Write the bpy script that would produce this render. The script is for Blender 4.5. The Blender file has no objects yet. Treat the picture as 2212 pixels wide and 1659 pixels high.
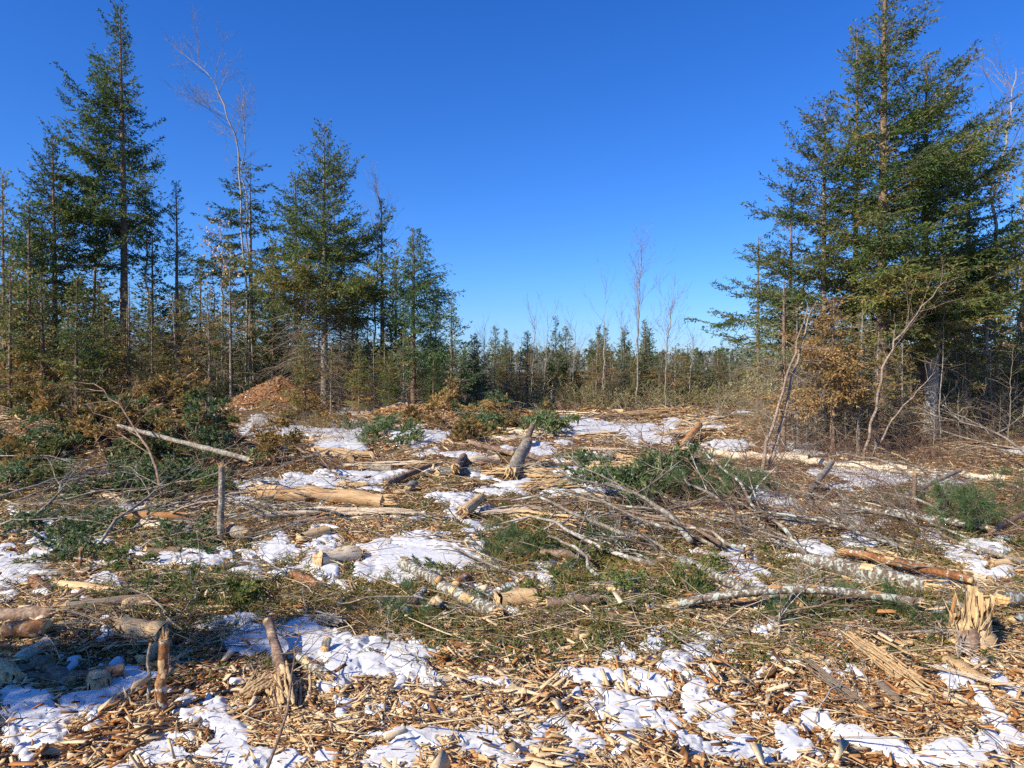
import bpy, math, random
import numpy as np
from mathutils import Vector, Matrix

# ---------------------------------------------------------------- camera, sky, sun, exposure
scene = bpy.context.scene
COL = scene.collection
F_PX, CX, HZ, EYE = 1522.0, 1106.0, 800.0, 1.70      # focal length, centre and horizon of the 2212 px wide photo
cam_d = bpy.data.cameras.new('camera'); cam = bpy.data.objects.new('camera', cam_d); COL.objects.link(cam)
cam.location = (0, 0, EYE)
cam_d.sensor_width = 36; cam_d.lens = 36 * F_PX / 2212
cam.rotation_euler = (math.radians(90) - math.atan((829.5 - HZ) / F_PX), 0, 0)
cam_d.clip_start = 0.1; cam_d.clip_end = 3000
scene.camera = cam
SUN_EL, SUN_AZ = math.radians(37), math.atan2(-0.80, -0.62)   # azimuth of the sun as atan2(x, y)
sun_vec = Vector((math.sin(SUN_AZ) * math.cos(SUN_EL), math.cos(SUN_AZ) * math.cos(SUN_EL), math.sin(SUN_EL)))
sd = bpy.data.lights.new('sun', 'SUN'); so = bpy.data.objects.new('sun', sd); COL.objects.link(so)
sd.energy = 5.0; sd.angle = math.radians(0.5); sd.color = (1.0, 0.91, 0.76)
so.rotation_euler = sun_vec.to_track_quat('Z', 'Y').to_euler()
w = bpy.data.worlds.new('World'); scene.world = w; w.use_nodes = True
wn = w.node_tree.nodes; wl = w.node_tree.links
sky = wn.new('ShaderNodeTexSky'); sky.sky_type = 'NISHITA'; sky.sun_disc = False
sky.sun_elevation = SUN_EL; sky.sun_rotation = SUN_AZ
sky.air_density = 1.0; sky.dust_density = 0.3; sky.ozone_density = 2.5
hs = wn.new('ShaderNodeHueSaturation'); hs.inputs['Saturation'].default_value = 1.22; hs.inputs['Hue'].default_value = 0.5
wl.new(sky.outputs[0], hs.inputs['Color'])
geo = wn.new('ShaderNodeTexCoord'); sep = wn.new('ShaderNodeSeparateXYZ'); wl.new(geo.outputs['Generated'], sep.inputs[0])
cr = wn.new('ShaderNodeValToRGB'); wl.new(sep.outputs['Z'], cr.inputs[0]); ce = cr.color_ramp.elements     # deep winter air: bluer than the model near the horizon
ce[0].position = 0.0; ce[0].color = (0.33, 0.44, 0.76, 1); ce[1].position = 0.6; ce[1].color = (0.19, 0.45, 0.84, 1)
q = ce.new(0.12); q.color = (0.29, 0.49, 0.84, 1)
mx = wn.new('ShaderNodeMix'); mx.data_type = 'RGBA'; mx.blend_type = 'MULTIPLY'; mx.inputs[0].default_value = 1.0
wl.new(hs.outputs[0], mx.inputs[6]); wl.new(cr.outputs[0], mx.inputs[7]); wl.new(mx.outputs[2], wn['Background'].inputs['Color'])
wn['Background'].inputs['Strength'].default_value = 0.15
scene.view_settings.view_transform = 'Standard'; scene.view_settings.look = 'None'
scene.view_settings.exposure = 0.58; scene.view_settings.gamma = 1
scene.render.engine = 'CYCLES'
cy = scene.cycles
cy.max_bounces = 5; cy.diffuse_bounces = 3; cy.glossy_bounces = 2; cy.transmission_bounces = 2; cy.transparent_max_bounces = 4
cy.use_denoising = False

rng = np.random.default_rng(7); random.seed(7)

# ---------------------------------------------------------------- helpers
def ground_xy(px, py):
    d = EYE * F_PX / (py - HZ)
    return (px - CX) / F_PX * d, d
def at(px, d): return (px - CX) / F_PX * d
def zat(py, d): return EYE - (py - HZ) / F_PX * d

def vnoise(seed):
    t = np.random.default_rng(seed).random((256, 256))
    def f(x, y, s=1.0):
        x = np.asarray(x, float) / s + 1000.37 * (seed % 7 + 1); y = np.asarray(y, float) / s + 517.11
        xi = np.floor(x).astype(int); yi = np.floor(y).astype(int); fx = x - xi; fy = y - yi
        fx = fx * fx * (3 - 2 * fx); fy = fy * fy * (3 - 2 * fy)
        a = t[xi & 255, yi & 255]; b = t[(xi + 1) & 255, yi & 255]; c = t[xi & 255, (yi + 1) & 255]; d = t[(xi + 1) & 255, (yi + 1) & 255]
        return (a * (1 - fx) + b * fx) * (1 - fy) + (c * (1 - fx) + d * fx) * fy * 1.0
    return f
N1, N2, N3, N4 = vnoise(1), vnoise(2), vnoise(3), vnoise(4)
def fbm(n, x, y, s, o=4):
    r = 0; a = 1; tot = 0
    for k in range(o): r = r + a * n(x + 13.7 * k, y - 7.1 * k, s / 2 ** k); tot += a; a *= 0.55
    return r / tot

MOUNDS = [  # px, py of the foot centre, half-width px, height m, depth m
    (600, 888, 108, 1.3, 1.5), (890, 905, 110, 0.40, 1.8), (1090, 905, 90, 0.4, 1.2),
    (180, 1005, 330, 0.72, 1.7), (385, 985, 110, 0.8, 1.2), (60, 1130, 200, 0.10, 1.0),
    (1560, 1050, 200, 0.18, 1.5), (1900, 1330, 330, 0.10, 0.6), (170, 1380, 200, 0.06, 0.4),
]
MW = []
for px, py, hw, hh, dd in MOUNDS:
    x, y = ground_xy(px, py); MW.append((x, y, hw * y / F_PX, hh, dd))
def terrain(x, y):
    x = np.asarray(x, float); y = np.asarray(y, float)
    near = np.clip((y - 1) / 6, 0.25, 1)
    z = (fbm(N1, x, y, 4.0, 3) - 0.5) * 0.22 * near + (fbm(N2, x, y, 0.7, 3) - 0.5) * 0.09
    for mx, my, wx, hh, dd in MW:
        q = ((x - mx) / wx) ** 2 + ((y - my) / dd) ** 2
        z = z + hh * np.exp(-1.3 * q) * (1 + 0.35 * (fbm(N3, x, y, 0.6, 2) - 0.5))
    far = np.clip((y - 60) / 200, 0, 1)
    return z + far * 3.0 * 0
def tz(x, y): return float(terrain(x, y))

class MB:
    def __init__(s): s.V = []; s.F = {3: [], 4: []}; s.M = {3: [], 4: []}; s.C = []; s.n = 0
    def add(s, v, f, mat=0, tint=0.5):
        v = np.asarray(v, np.float32).reshape(-1, 3); f = np.asarray(f, np.int64)
        k = f.shape[1]; s.F[k].append(f + s.n); s.M[k].append(np.full(len(f), mat, np.int32))
        s.V.append(v); s.C.append(np.broadcast_to(np.asarray(tint, np.float32), (len(v),))); s.n += len(v)
    def mesh(s, name, mats, smooth=True):
        me = bpy.data.meshes.new(name)
        v = np.concatenate(s.V); c = np.concatenate(s.C)
        li = []; ls = []; mi = []; st = 0
        for k in (3, 4):
            if s.F[k]:
                f = np.concatenate(s.F[k]); li.append(f.ravel()); ls.append(st + np.arange(len(f)) * k); st += f.size; mi.append(np.concatenate(s.M[k]))
        li = np.concatenate(li).astype(np.int32); ls = np.concatenate(ls).astype(np.int32); mi = np.concatenate(mi)
        me.vertices.add(len(v)); me.vertices.foreach_set('co', v.ravel())
        me.loops.add(len(li)); me.loops.foreach_set('vertex_index', li)
        me.polygons.add(len(ls)); me.polygons.foreach_set('loop_start', ls); me.polygons.foreach_set('material_index', mi)
        if smooth: me.polygons.foreach_set('use_smooth', np.ones(len(ls), bool))
        me.update(calc_edges=True)
        a = me.attributes.new('tint', 'FLOAT', 'POINT'); a.data.foreach_set('value', c.astype(np.float32))
        for m in mats: me.materials.append(m)
        return me
    def obj(s, name, mats, parent=None, smooth=True):
        o = bpy.data.objects.new(name, s.mesh(name, mats, smooth)); COL.objects.link(o); o.parent = parent
        return o

def tag(o, label=None, cat=None, group=None, kind=None):
    if label: o['label'] = label
    if cat: o['category'] = cat
    if group: o['group'] = group
    if kind: o['kind'] = kind
    return o
def empty(name, label, cat, group=None, loc=(0, 0, 0)):
    o = bpy.data.objects.new(name, None); COL.objects.link(o); o.location = loc; o.empty_display_size = 0.1
    return tag(o, label, cat, group)
def dup(root, label=None, group=None):
    r = root.copy(); COL.objects.link(r)
    for ch in KIDS.get(root.name, []):
        c = ch.copy(); COL.objects.link(c); c.parent = r
        for g in KIDS.get(ch.name, []):
            d = g.copy(); COL.objects.link(d); d.parent = c
    if label: r['label'] = label
    if group: r['group'] = group
    elif 'group' in r: del r['group']
    return r
KIDS = {}
USED = set()
def proto_or_dup(root, label, group=None):
    if root.name not in USED:
        USED.add(root.name); root['label'] = label
        if group: root['group'] = group
        return root
    return dup(root, label, group)

def norm(v): return v / np.maximum(np.linalg.norm(v, axis=-1, keepdims=True), 1e-9)
def tubes(mb, P, R, S=3, mat=0, tint=0.5, rough=0.0, rg=rng, cap=False):
    P = np.asarray(P, float); R = np.asarray(R, float)
    if P.ndim == 2: P = P[None]; R = R[None]
    N, K, _ = P.shape
    if N == 0: return
    T = np.gradient(P, axis=1); T = norm(T)
    ref = np.zeros((N, 1, 3)); ref[..., 0] = 0.31; ref[..., 1] = 0.17; ref[..., 2] = 0.93
    m = np.abs(T.mean(1)[:, 2]) > 0.8; ref[m] = (0.9, 0.3, 0.1)
    U = norm(np.cross(T, ref)); W = np.cross(T, U)
    a = np.arange(S) / S * 2 * np.pi
    rr = R[..., None, None]
    if rough: rr = rr * (1 + rough * (rg.random((N, K, S, 1)) - 0.5))
    v = P[:, :, None, :] + rr * (np.cos(a)[None, None, :, None] * U[:, :, None, :] + np.sin(a)[None, None, :, None] * W[:, :, None, :])
    base = (np.arange(N) * K * S)[:, None, None]
    i = np.arange(K - 1)[None, :, None] * S; j = np.arange(S)[None, None, :]; j2 = (j + 1) % S
    f = np.stack([base + i + j, base + i + j2, base + i + S + j2, base + i + S + j], -1).reshape(-1, 4)
    tt = np.asarray(tint, float)
    if tt.ndim == 1: tt = np.repeat(tt, K * S)
    mb.add(v.reshape(-1, 3), f, mat, tt)
    return v
def spawn(P, L, n, t0, t1, ang, lf, lmin, flat, grav, K=4, rg=rng, taper=0.7, jit=0.12):
    """children of polylines P (N,K,3) of length L; n children each"""
    N, KP, _ = P.shape; idx = np.repeat(np.arange(N), n); M = len(idx)
    if M == 0: return np.zeros((0, K, 3)), np.zeros(0), idx
    t = t0 + (t1 - t0) * rg.random(M); u = t * (KP - 1); k = np.minimum(u.astype(int), KP - 2); fr = (u - k)[:, None]
    A = P[idx, k]; B = P[idx, k + 1]; base = A * (1 - fr) + B * fr; T = norm(B - A)
    up = np.zeros_like(T); up[:, 2] = 1; up[np.abs(T[:, 2]) > 0.92] = (1, 0.2, 0)
    side = norm(np.cross(T, up)); up2 = np.cross(side, T)
    th = rg.random(M) * 2 * np.pi; sg = np.where(rg.random(M) < 0.5, -1.0, 1.0)[:, None]
    rad = norm(flat * sg * side + (1 - flat) * (np.cos(th)[:, None] * side + np.sin(th)[:, None] * up2) + 0.15 * rg.normal(size=(M, 3)))
    a = np.radians(ang * (0.75 + 0.5 * rg.random(M)))[:, None]
    D = norm(np.cos(a) * T + np.sin(a) * rad)
    l = np.maximum(L[idx] * lf * (1 - taper * t) * (0.55 + 0.7 * rg.random(M)), lmin)
    s = np.linspace(0, 1, K)[None, :, None]
    C = base[:, None] + s * l[:, None, None] * D[:, None]
    C = C + jit * l[:, None, None] * s * rg.normal(size=(M, K, 3)) * 0.5
    C[..., 2] += (s[..., 0] ** 2) * l[:, None] * grav
    return C, l, idx
def tufts(mb, P, n, ln, wd, spread, mat=0, tint=None, rg=rng, t0=0.0, fwd=1.0):
    """n slim leaf-sized needle faces on each polyline P"""
    N, K, _ = P.shape; idx = np.repeat(np.arange(N), n); M = len(idx)
    if M == 0: return
    u = (t0 + (1 - t0) * rg.random(M)) * (K - 1) * 0.999; k = u.astype(int); fr = (u - k)[:, None]
    A = P[idx, k]; B = P[idx, k + 1]; b = A * (1 - fr) + B * fr
    D = norm(fwd * norm(B - A) + spread * rg.normal(size=(M, 3)))
    l = ln * (0.6 + 0.8 * rg.random(M))[:, None]; sd_ = norm(np.cross(D, rg.normal(size=(M, 3)))) * wd * (0.6 + 0.8 * rg.random(M))[:, None] * 0.5
    v = np.stack([b, b + D * l * 0.45 + sd_, b + D * l, b + D * l * 0.45 - sd_], 1)
    if tint is None: tint = 0.5
    tt = np.asarray(tint, float)
    if tt.ndim: tt = tt[idx]
    tt = np.repeat(np.clip(tt + 0.13 * rg.normal(size=M), 0, 1), 4)
    mb.add(v.reshape(-1, 3), np.arange(4 * M).reshape(-1, 4), mat, tt)

# ---------------------------------------------------------------- materials
def newmat(name):
    m = bpy.data.materials.new(name); m.use_nodes = True; nt = m.node_tree
    return m, nt, nt.nodes['Principled BSDF']
def node(nt, t, **k):
    n = nt.nodes.new(t)
    for a, b in k.items():
        if a in n.inputs.keys() if hasattr(n.inputs, 'keys') else False: n.inputs[a].default_value = b
        else: setattr(n, a, b)
    return n
def ramp(nt, src, stops, mode='LINEAR'):
    r = nt.nodes.new('ShaderNodeValToRGB'); r.color_ramp.interpolation = mode; e = r.color_ramp.elements
    while len(e) > 1: e.remove(e[-1])
    e[0].position = stops[0][0]; e[0].color = (*stops[0][1], 1)
    for p, c in stops[1:]:
        q = e.new(p); q.color = (*c, 1)
    nt.links.new(src, r.inputs['Fac']); return r.outputs['Color']
def noise(nt, scale, detail=3, coord='Object', vec=None, rough=0.6, stretch=None):
    n = nt.nodes.new('ShaderNodeTexNoise'); n.inputs['Scale'].default_value = scale; n.inputs['Detail'].default_value = detail; n.inputs['Roughness'].default_value = rough
    tc = nt.nodes.new('ShaderNodeTexCoord'); s = tc.outputs[coord]
    if stretch:
        mp = nt.nodes.new('ShaderNodeMapping'); mp.inputs['Scale'].default_value = stretch; nt.links.new(s, mp.inputs[0]); s = mp.outputs[0]
    nt.links.new(s, n.inputs['Vector']); return n.outputs['Fac']
def mix(nt, fac, a, b, mode='MIX'):
    m = nt.nodes.new('ShaderNodeMix'); m.data_type = 'RGBA'; m.blend_type = mode
    if hasattr(fac, 'links'): nt.links.new(fac, m.inputs[0])
    else: m.inputs[0].default_value = fac
    for s, i in ((a, 6), (b, 7)):
        if hasattr(s, 'links'): nt.links.new(s, m.inputs[i])
        else: m.inputs[i].default_value = (*s, 1)
    return m.outputs[2]
def attr(nt, name='tint'):
    a = nt.nodes.new('ShaderNodeAttribute'); a.attribute_name = name; return a.outputs['Fac']
def bump(nt, b, h, st, dist=0.02):
    n = nt.nodes.new('ShaderNodeBump'); n.inputs['Strength'].default_value = st; n.inputs['Distance'].default_value = dist
    nt.links.new(h, n.inputs['Height']); nt.links.new(n.outputs[0], b.inputs['Normal'])
def ramp01(nt, src, a, b):
    return ramp(nt, src, [(a, (0, 0, 0)), (b, (1, 1, 1))])

def mat_needles(name, stops, transl=0.35):
    m, nt, b = newmat(name)
    oi = nt.nodes.new('ShaderNodeObjectInfo')
    c = ramp(nt, attr(nt), stops)
    h = nt.nodes.new('ShaderNodeHueSaturation'); nt.links.new(c, h.inputs['Color'])
    mr = nt.nodes.new('ShaderNodeMapRange'); nt.links.new(oi.outputs['Random'], mr.inputs[0]); mr.inputs[3].default_value = 0.8; mr.inputs[4].default_value = 1.25
    nt.links.new(mr.outputs[0], h.inputs['Value'])
    nt.links.new(h.outputs[0], b.inputs['Base Color']); b.inputs['Roughness'].default_value = 0.55; b.inputs['Specular IOR Level'].default_value = 0.35
    tr = nt.nodes.new('ShaderNodeBsdfTranslucent'); nt.links.new(h.outputs[0], tr.inputs['Color'])
    ms = nt.nodes.new('ShaderNodeMixShader'); ms.inputs[0].default_value = transl
    out = nt.nodes['Material Output']; nt.links.new(b.outputs[0], ms.inputs[1]); nt.links.new(tr.outputs[0], ms.inputs[2]); nt.links.new(ms.outputs[0], out.inputs['Surface'])
    return m
M = {}
M['spruce'] = mat_needles('spruce_needles', [(0.0, (0.04, 0.075, 0.024)), (0.3, (0.085, 0.145, 0.038)), (0.55, (0.15, 0.18, 0.045)), (0.8, (0.27, 0.24, 0.06)), (1.0, (0.42, 0.23, 0.08))])
M['bluefir'] = mat_needles('fir_needles', [(0.0, (0.04, 0.085, 0.03)), (0.45, (0.10, 0.17, 0.05)), (0.75, (0.25, 0.30, 0.14)), (1.0, (0.42, 0.36, 0.17))])
M['brownfir'] = mat_needles('dry_needles', [(0.0, (0.10, 0.11, 0.03)), (0.35, (0.24, 0.18, 0.05)), (0.7, (0.44, 0.25, 0.08)), (1.0, (0.60, 0.40, 0.17))])
M['pine'] = mat_needles('pine_needles', [(0.0, (0.05, 0.10, 0.03)), (0.5, (0.11, 0.17, 0.06)), (1.0, (0.28, 0.31, 0.12))])

def mat_bark(name, c1, c2, c3, lichen=0.0, scale=1.0):
    m, nt, b = newmat(name)
    n1 = noise(nt, 9 * scale, 5); n2 = noise(nt, 45 * scale, 4); n3 = noise(nt, 22 * scale, 3, stretch=(1, 1.3, 0.8))
    c = ramp(nt, n1, [(0.3, c1), (0.52, c2), (0.72, c3)])
    c = mix(nt, ramp01(nt, n2, 0.42, 0.62), mix(nt, 0.55, c, (0.02, 0.015, 0.01)), c)
    if lichen: c = mix(nt, ramp01(nt, n3, 0.62 - 0.1 * lichen, 0.66 - 0.1 * lichen), c, (0.42, 0.45, 0.38))
    c = mix(nt, 0.35, c, ramp(nt, attr(nt), [(0, (0.3, 0.3, 0.3)), (1, (1, 1, 1))]), 'MULTIPLY')
    nt.links.new(c, b.inputs['Base Color']); b.inputs['Roughness'].default_value = 0.85; b.inputs['Specular IOR Level'].default_value = 0.25
    bump(nt, b, n2, 0.6, 0.012)
    return m
M['bark_brown'] = mat_bark('brown_bark', (0.17, 0.10, 0.065), (0.32, 0.21, 0.14), (0.46, 0.34, 0.24))
M['bark_grey'] = mat_bark('grey_bark', (0.19, 0.15, 0.11), (0.35, 0.29, 0.22), (0.52, 0.45, 0.35), 0.3)
M['bark_lichen'] = mat_bark('lichen_bark', (0.13, 0.08, 0.05), (0.24, 0.18, 0.13), (0.36, 0.30, 0.23), 1.0, 1.4)
M['bark_orange'] = mat_bark('peeled_bark', (0.20, 0.07, 0.025), (0.36, 0.15, 0.055), (0.46, 0.26, 0.12), 0.2)
M['birch'] = mat_bark('pale_bark', (0.36, 0.31, 0.25), (0.52, 0.47, 0.40), (0.66, 0.62, 0.55), 0.0)
M['deadtwig'] = mat_bark('dead_twig', (0.22, 0.165, 0.11), (0.36, 0.28, 0.19), (0.52, 0.42, 0.30), 0.0)
def mat_twig(name, stops):
    m, nt, b = newmat(name); c = ramp(nt, attr(nt), stops); n = noise(nt, 30, 3)
    c = mix(nt, ramp01(nt, n, 0.35, 0.6), mix(nt, 0.4, c, (0.05, 0.03, 0.02)), c); nt.links.new(c, b.inputs['Base Color']); b.inputs['Roughness'].default_value = 0.8; return m
M['littertwig'] = mat_twig('litter_twig', [(0, (0.12, 0.07, 0.04)), (0.3, (0.30, 0.20, 0.11)), (0.6, (0.52, 0.40, 0.24)), (1, (0.72, 0.58, 0.36))])
M['bark_pink'] = mat_bark('pinkish_bark', (0.28, 0.19, 0.13), (0.44, 0.32, 0.23), (0.56, 0.44, 0.34), 0.0)
M['redtwig'] = mat_bark('red_twig', (0.18, 0.10, 0.06), (0.31, 0.19, 0.125), (0.44, 0.30, 0.20), 0.0)

def mat_wood(name, lo, mid, hi, gs=(3, 60, 60)):
    m, nt, b = newmat(name)
    g = noise(nt, 1.0, 5, stretch=gs, rough=0.7); n2 = noise(nt, 4, 4)
    c = ramp(nt, g, [(0.28, lo), (0.5, mid), (0.72, hi)])
    c = mix(nt, ramp01(nt, n2, 0.5, 0.75), c, mix(nt, 0.5, c, (0.34, 0.13, 0.035)))
    ck = noise(nt, 1.0, 3, stretch=tuple(g_ * 0.45 for g_ in gs), rough=0.5); c = mix(nt, ramp01(nt, ck, 0.36, 0.42), mix(nt, 0.75, c, (0.05, 0.025, 0.01)), c)
    ds = noise(nt, 16, 4); c = mix(nt, ramp01(nt, ds, 0.3, 0.42), mix(nt, 0.55, c, (0.12, 0.06, 0.03)), c)
    c = mix(nt, 0.6, c, ramp(nt, attr(nt), [(0, (0.35, 0.28, 0.22)), (0.6, (1, 1, 1)), (1, (1, 1, 1))]), 'MULTIPLY')
    nt.links.new(c, b.inputs['Base Color']); b.inputs['Roughness'].default_value = 0.7; b.inputs['Specular IOR Level'].default_value = 0.3
    bump(nt, b, g, 0.7, 0.01)
    return m
M['wood'] = mat_wood('fresh_split_wood', (0.36, 0.21, 0.09), (0.66, 0.45, 0.22), (0.80, 0.61, 0.36))
M['wood_pale'] = mat_wood('debarked_wood', (0.45, 0.33, 0.2), (0.70, 0.57, 0.39), (0.82, 0.72, 0.54))
M['wood_tan'] = mat_wood('aged_split_wood', (0.20, 0.11, 0.05), (0.48, 0.31, 0.15), (0.64, 0.46, 0.26))
M['wood_grey'] = mat_wood('weathered_wood', (0.13, 0.10, 0.075), (0.28, 0.22, 0.16), (0.42, 0.35, 0.26))
M['wood_orange'] = mat_wood('orange_wood', (0.24, 0.09, 0.025), (0.50, 0.24, 0.08), (0.68, 0.42, 0.18))
M['stump_wood'] = mat_wood('torn_wood_fibres', (0.30, 0.18, 0.08), (0.60, 0.42, 0.21), (0.76, 0.59, 0.35), (70, 70, 5))
def mat_cut():
    m, nt, b = newmat('cut_wood_rings')
    tc = nt.nodes.new('ShaderNodeTexCoord'); g = noise(nt, 12, 4)
    wv = nt.nodes.new('ShaderNodeTexWave'); wv.wave_type = 'RINGS'; wv.rings_direction = 'X'; wv.inputs['Scale'].default_value = 14; wv.inputs['Distortion'].default_value = 2.5
    nt.links.new(tc.outputs['Object'], wv.inputs['Vector'])
    c = ramp(nt, wv.outputs['Fac'], [(0, (0.55, 0.31, 0.10)), (1, (0.76, 0.52, 0.23))])
    c = mix(nt, ramp01(nt, g, 0.45, 0.8), c, (0.42, 0.2, 0.06))
    c = mix(nt, 0.5, c, ramp(nt, attr(nt), [(0, (0.3, 0.2, 0.12)), (0.5, (1, 1, 1))]), 'MULTIPLY')
    nt.links.new(c, b.inputs['Base Color']); b.inputs['Roughness'].default_value = 0.75; bump(nt, b, g, 0.4, 0.01); return m
M['cut'] = mat_cut()
def mat_chips():
    m, nt, b = newmat('wood_chip')
    c = ramp(nt, attr(nt), [(0.0, (0.045, 0.022, 0.01)), (0.18, (0.15, 0.07, 0.028)), (0.34, (0.42, 0.17, 0.045)), (0.46, (0.56, 0.31, 0.12)), (0.7, (0.66, 0.47, 0.25)), (1.0, (0.82, 0.66, 0.42))])
    n = noise(nt, 90, 3)
    c = mix(nt, ramp01(nt, n, 0.35, 0.7), mix(nt, 0.35, c, (0.15, 0.06, 0.02)), c)
    nt.links.new(c, b.inputs['Base Color']); b.inputs['Roughness'].default_value = 0.75; b.inputs['Specular IOR Level'].default_value = 0.25
    return m
M['chips'] = mat_chips()
def mat_ground():
    m, nt, b = newmat('forest_duff')
    n1 = noise(nt, 1.1, 5); n2 = noise(nt, 28, 6, rough=0.75); n3 = noise(nt, 110, 3)
    c = ramp(nt, n2, [(0.3, (0.03, 0.015, 0.008)), (0.5, (0.10, 0.05, 0.024)), (0.62, (0.24, 0.12, 0.05)), (0.78, (0.42, 0.27, 0.13))])
    c2 = ramp(nt, n3, [(0.3, (0.04, 0.035, 0.015)), (0.55, (0.15, 0.13, 0.05)), (0.8, (0.32, 0.25, 0.11))])
    c = mix(nt, ramp01(nt, n1, 0.45, 0.62), c, c2)
    nt.links.new(c, b.inputs['Base Color']); b.inputs['Roughness'].default_value = 0.95; b.inputs['Specular IOR Level'].default_value = 0.1
    bump(nt, b, n2, 1.0, 0.03); return m
M['ground'] = mat_ground()
def mat_snow():
    m, nt, b = newmat('melting_snow')
    n = noise(nt, 55, 5, rough=0.7); n2 = noise(nt, 9, 4); n3 = noise(nt, 160, 2)
    c = ramp(nt, n2, [(0.3, (0.60, 0.59, 0.57)), (0.6, (0.67, 0.66, 0.64))])
    c = mix(nt, ramp01(nt, n3, 0.66, 0.72), c, (0.28, 0.2, 0.12)); n4 = noise(nt, 400, 2); c = mix(nt, ramp01(nt, n4, 0.3, 0.6), mix(nt, 0.16, c, (0.3, 0.33, 0.4)), c)
    nt.links.new(c, b.inputs['Base Color']); b.inputs['Roughness'].default_value = 0.55; b.inputs['Specular IOR Level'].default_value = 0.4
    b.inputs['Subsurface Weight'].default_value = 0.0
    bump(nt, b, n, 0.4, 0.008); return m
M['snow'] = mat_snow()
M['leaf'] = newmat('dry_leaf')[0]; M['leaf'].node_tree.nodes['Principled BSDF'].inputs['Base Color'].default_value = (0.50, 0.31, 0.13, 1)

# ---------------------------------------------------------------- snow map (ellipses in thirds of a pixel of photo crops, traced as patches on the ground)
SN = {}
SN[(0, 1180)] = """90 150 170 90 -10;230 190 200 40 0;0 300 90 30 0;1090 90 190 32 -8;720 135 150 24 -5;1000 165 150 18 0;1270 150 220 34 0;1500 140 180 50 10;1640 215 100 28 0;1800 60 130 45 -15;1900 140 140 30 -10;620 25 100 28 0;340 40 60 50 0;230 20 50 40 0;2100 160 90 55 0;2170 240 60 30 0;640 245 140 18 5;490 350 70 30 0;280 300 50 22 0;1450 480 160 30 5;1620 520 150 55 10;1600 600 160 50 0;1900 560 240 55 -10;2000 620 180 80 0;2150 760 90 160 0;2160 540 45 26 0;690 530 50 18 0;690 650 60 22 0;830 790 120 55 -15;400 830 55 50 -60;590 820 50 32 0;700 890 70 50 0;120 940 170 75 0;200 1000 150 60 0;230 1080 210 60 0;160 1160 190 75 0;60 1240 140 80 0;550 1000 190 50 -20;620 1080 110 50 -10;620 1150 120 45 -10;300 1260 140 65 10;790 880 45 35 0;180 1380 60 60 0;640 960 120 36 -15;1180 930 55 12 0;1210 980 20 32 0;1310 980 28 34 0;1510 830 32 18 0;1120 1195 90 45 0;1300 1080 95 45 0;1420 1080 100 80 0;1500 1180 200 100 0;1480 1310 190 100 0;1560 1400 120 60 0;1000 1385 150 46 -10;1130 1340 95 24 0;700 1400 80 40 -10;1850 1360 130 70 -25;2130 1400 80 66 -30"""
SN[(737, 1180)] = """600 80 330 80 0;300 140 150 75 0;160 190 60 66 0;800 110 110 40 0;1100 270 80 22 0;1240 170 140 44 -10;1340 170 55 70 0;950 220 60 11 0;780 240 85 26 0;1460 110 38 18 0;50 290 50 30 0;440 220 48 30 0;360 360 46 34 0;950 295 210 18 0;1730 210 42 18 0;1800 215 28 16 0;1870 270 48 18 0;1960 370 85 26 10;1800 330 85 12 0;940 375 32 18 0;1030 395 24 22 0;1120 425 46 30 0;420 520 36 18 0;470 585 36 13 0;60 600 80 55 0;60 690 90 46 0;150 760 170 60 10;290 620 110 38 20;400 640 110 38 20;480 680 75 50 0;430 760 110 75 20;560 820 110 50 20;700 850 90 36 10;860 880 125 30 0;1050 885 105 26 0;60 830 80 50 0;40 1060 60 38 0;350 910 55 34 0;400 1085 36 42 0;545 1105 90 40 0;630 1060 22 55 0;300 1120 18 55 0;1380 865 55 32 0;1500 840 66 36 0;1620 880 140 30 15;1760 910 60 36 0;1550 950 55 24 20;1700 1050 100 65 0;1860 1020 90 55 0;1980 900 65 80 -10;2030 600 85 40 0;1800 710 56 22 0;2150 750 60 66 0;2060 940 48 18 0;1975 690 18 36 0;2180 870 28 46 0;1040 1090 36 85 -15;1250 1080 130 40 8;1400 1150 90 75 0;1230 1230 130 60 0;1100 1250 90 55 0;1500 1250 100 70 0;1570 1340 120 100 0;1800 1190 120 65 0;1860 1310 100 115 0;1900 1120 75 55 0;2110 1120 105 65 10;2130 1190 50 38 0;2190 1320 38 66 0;600 1280 320 54 0;350 1330 150 80 0;850 1290 150 60 0;950 1360 310 70 0;1130 1400 90 45 0;250 1420 130 40 0;180 1300 34 28 0;910 1250 105 36 0"""
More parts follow.
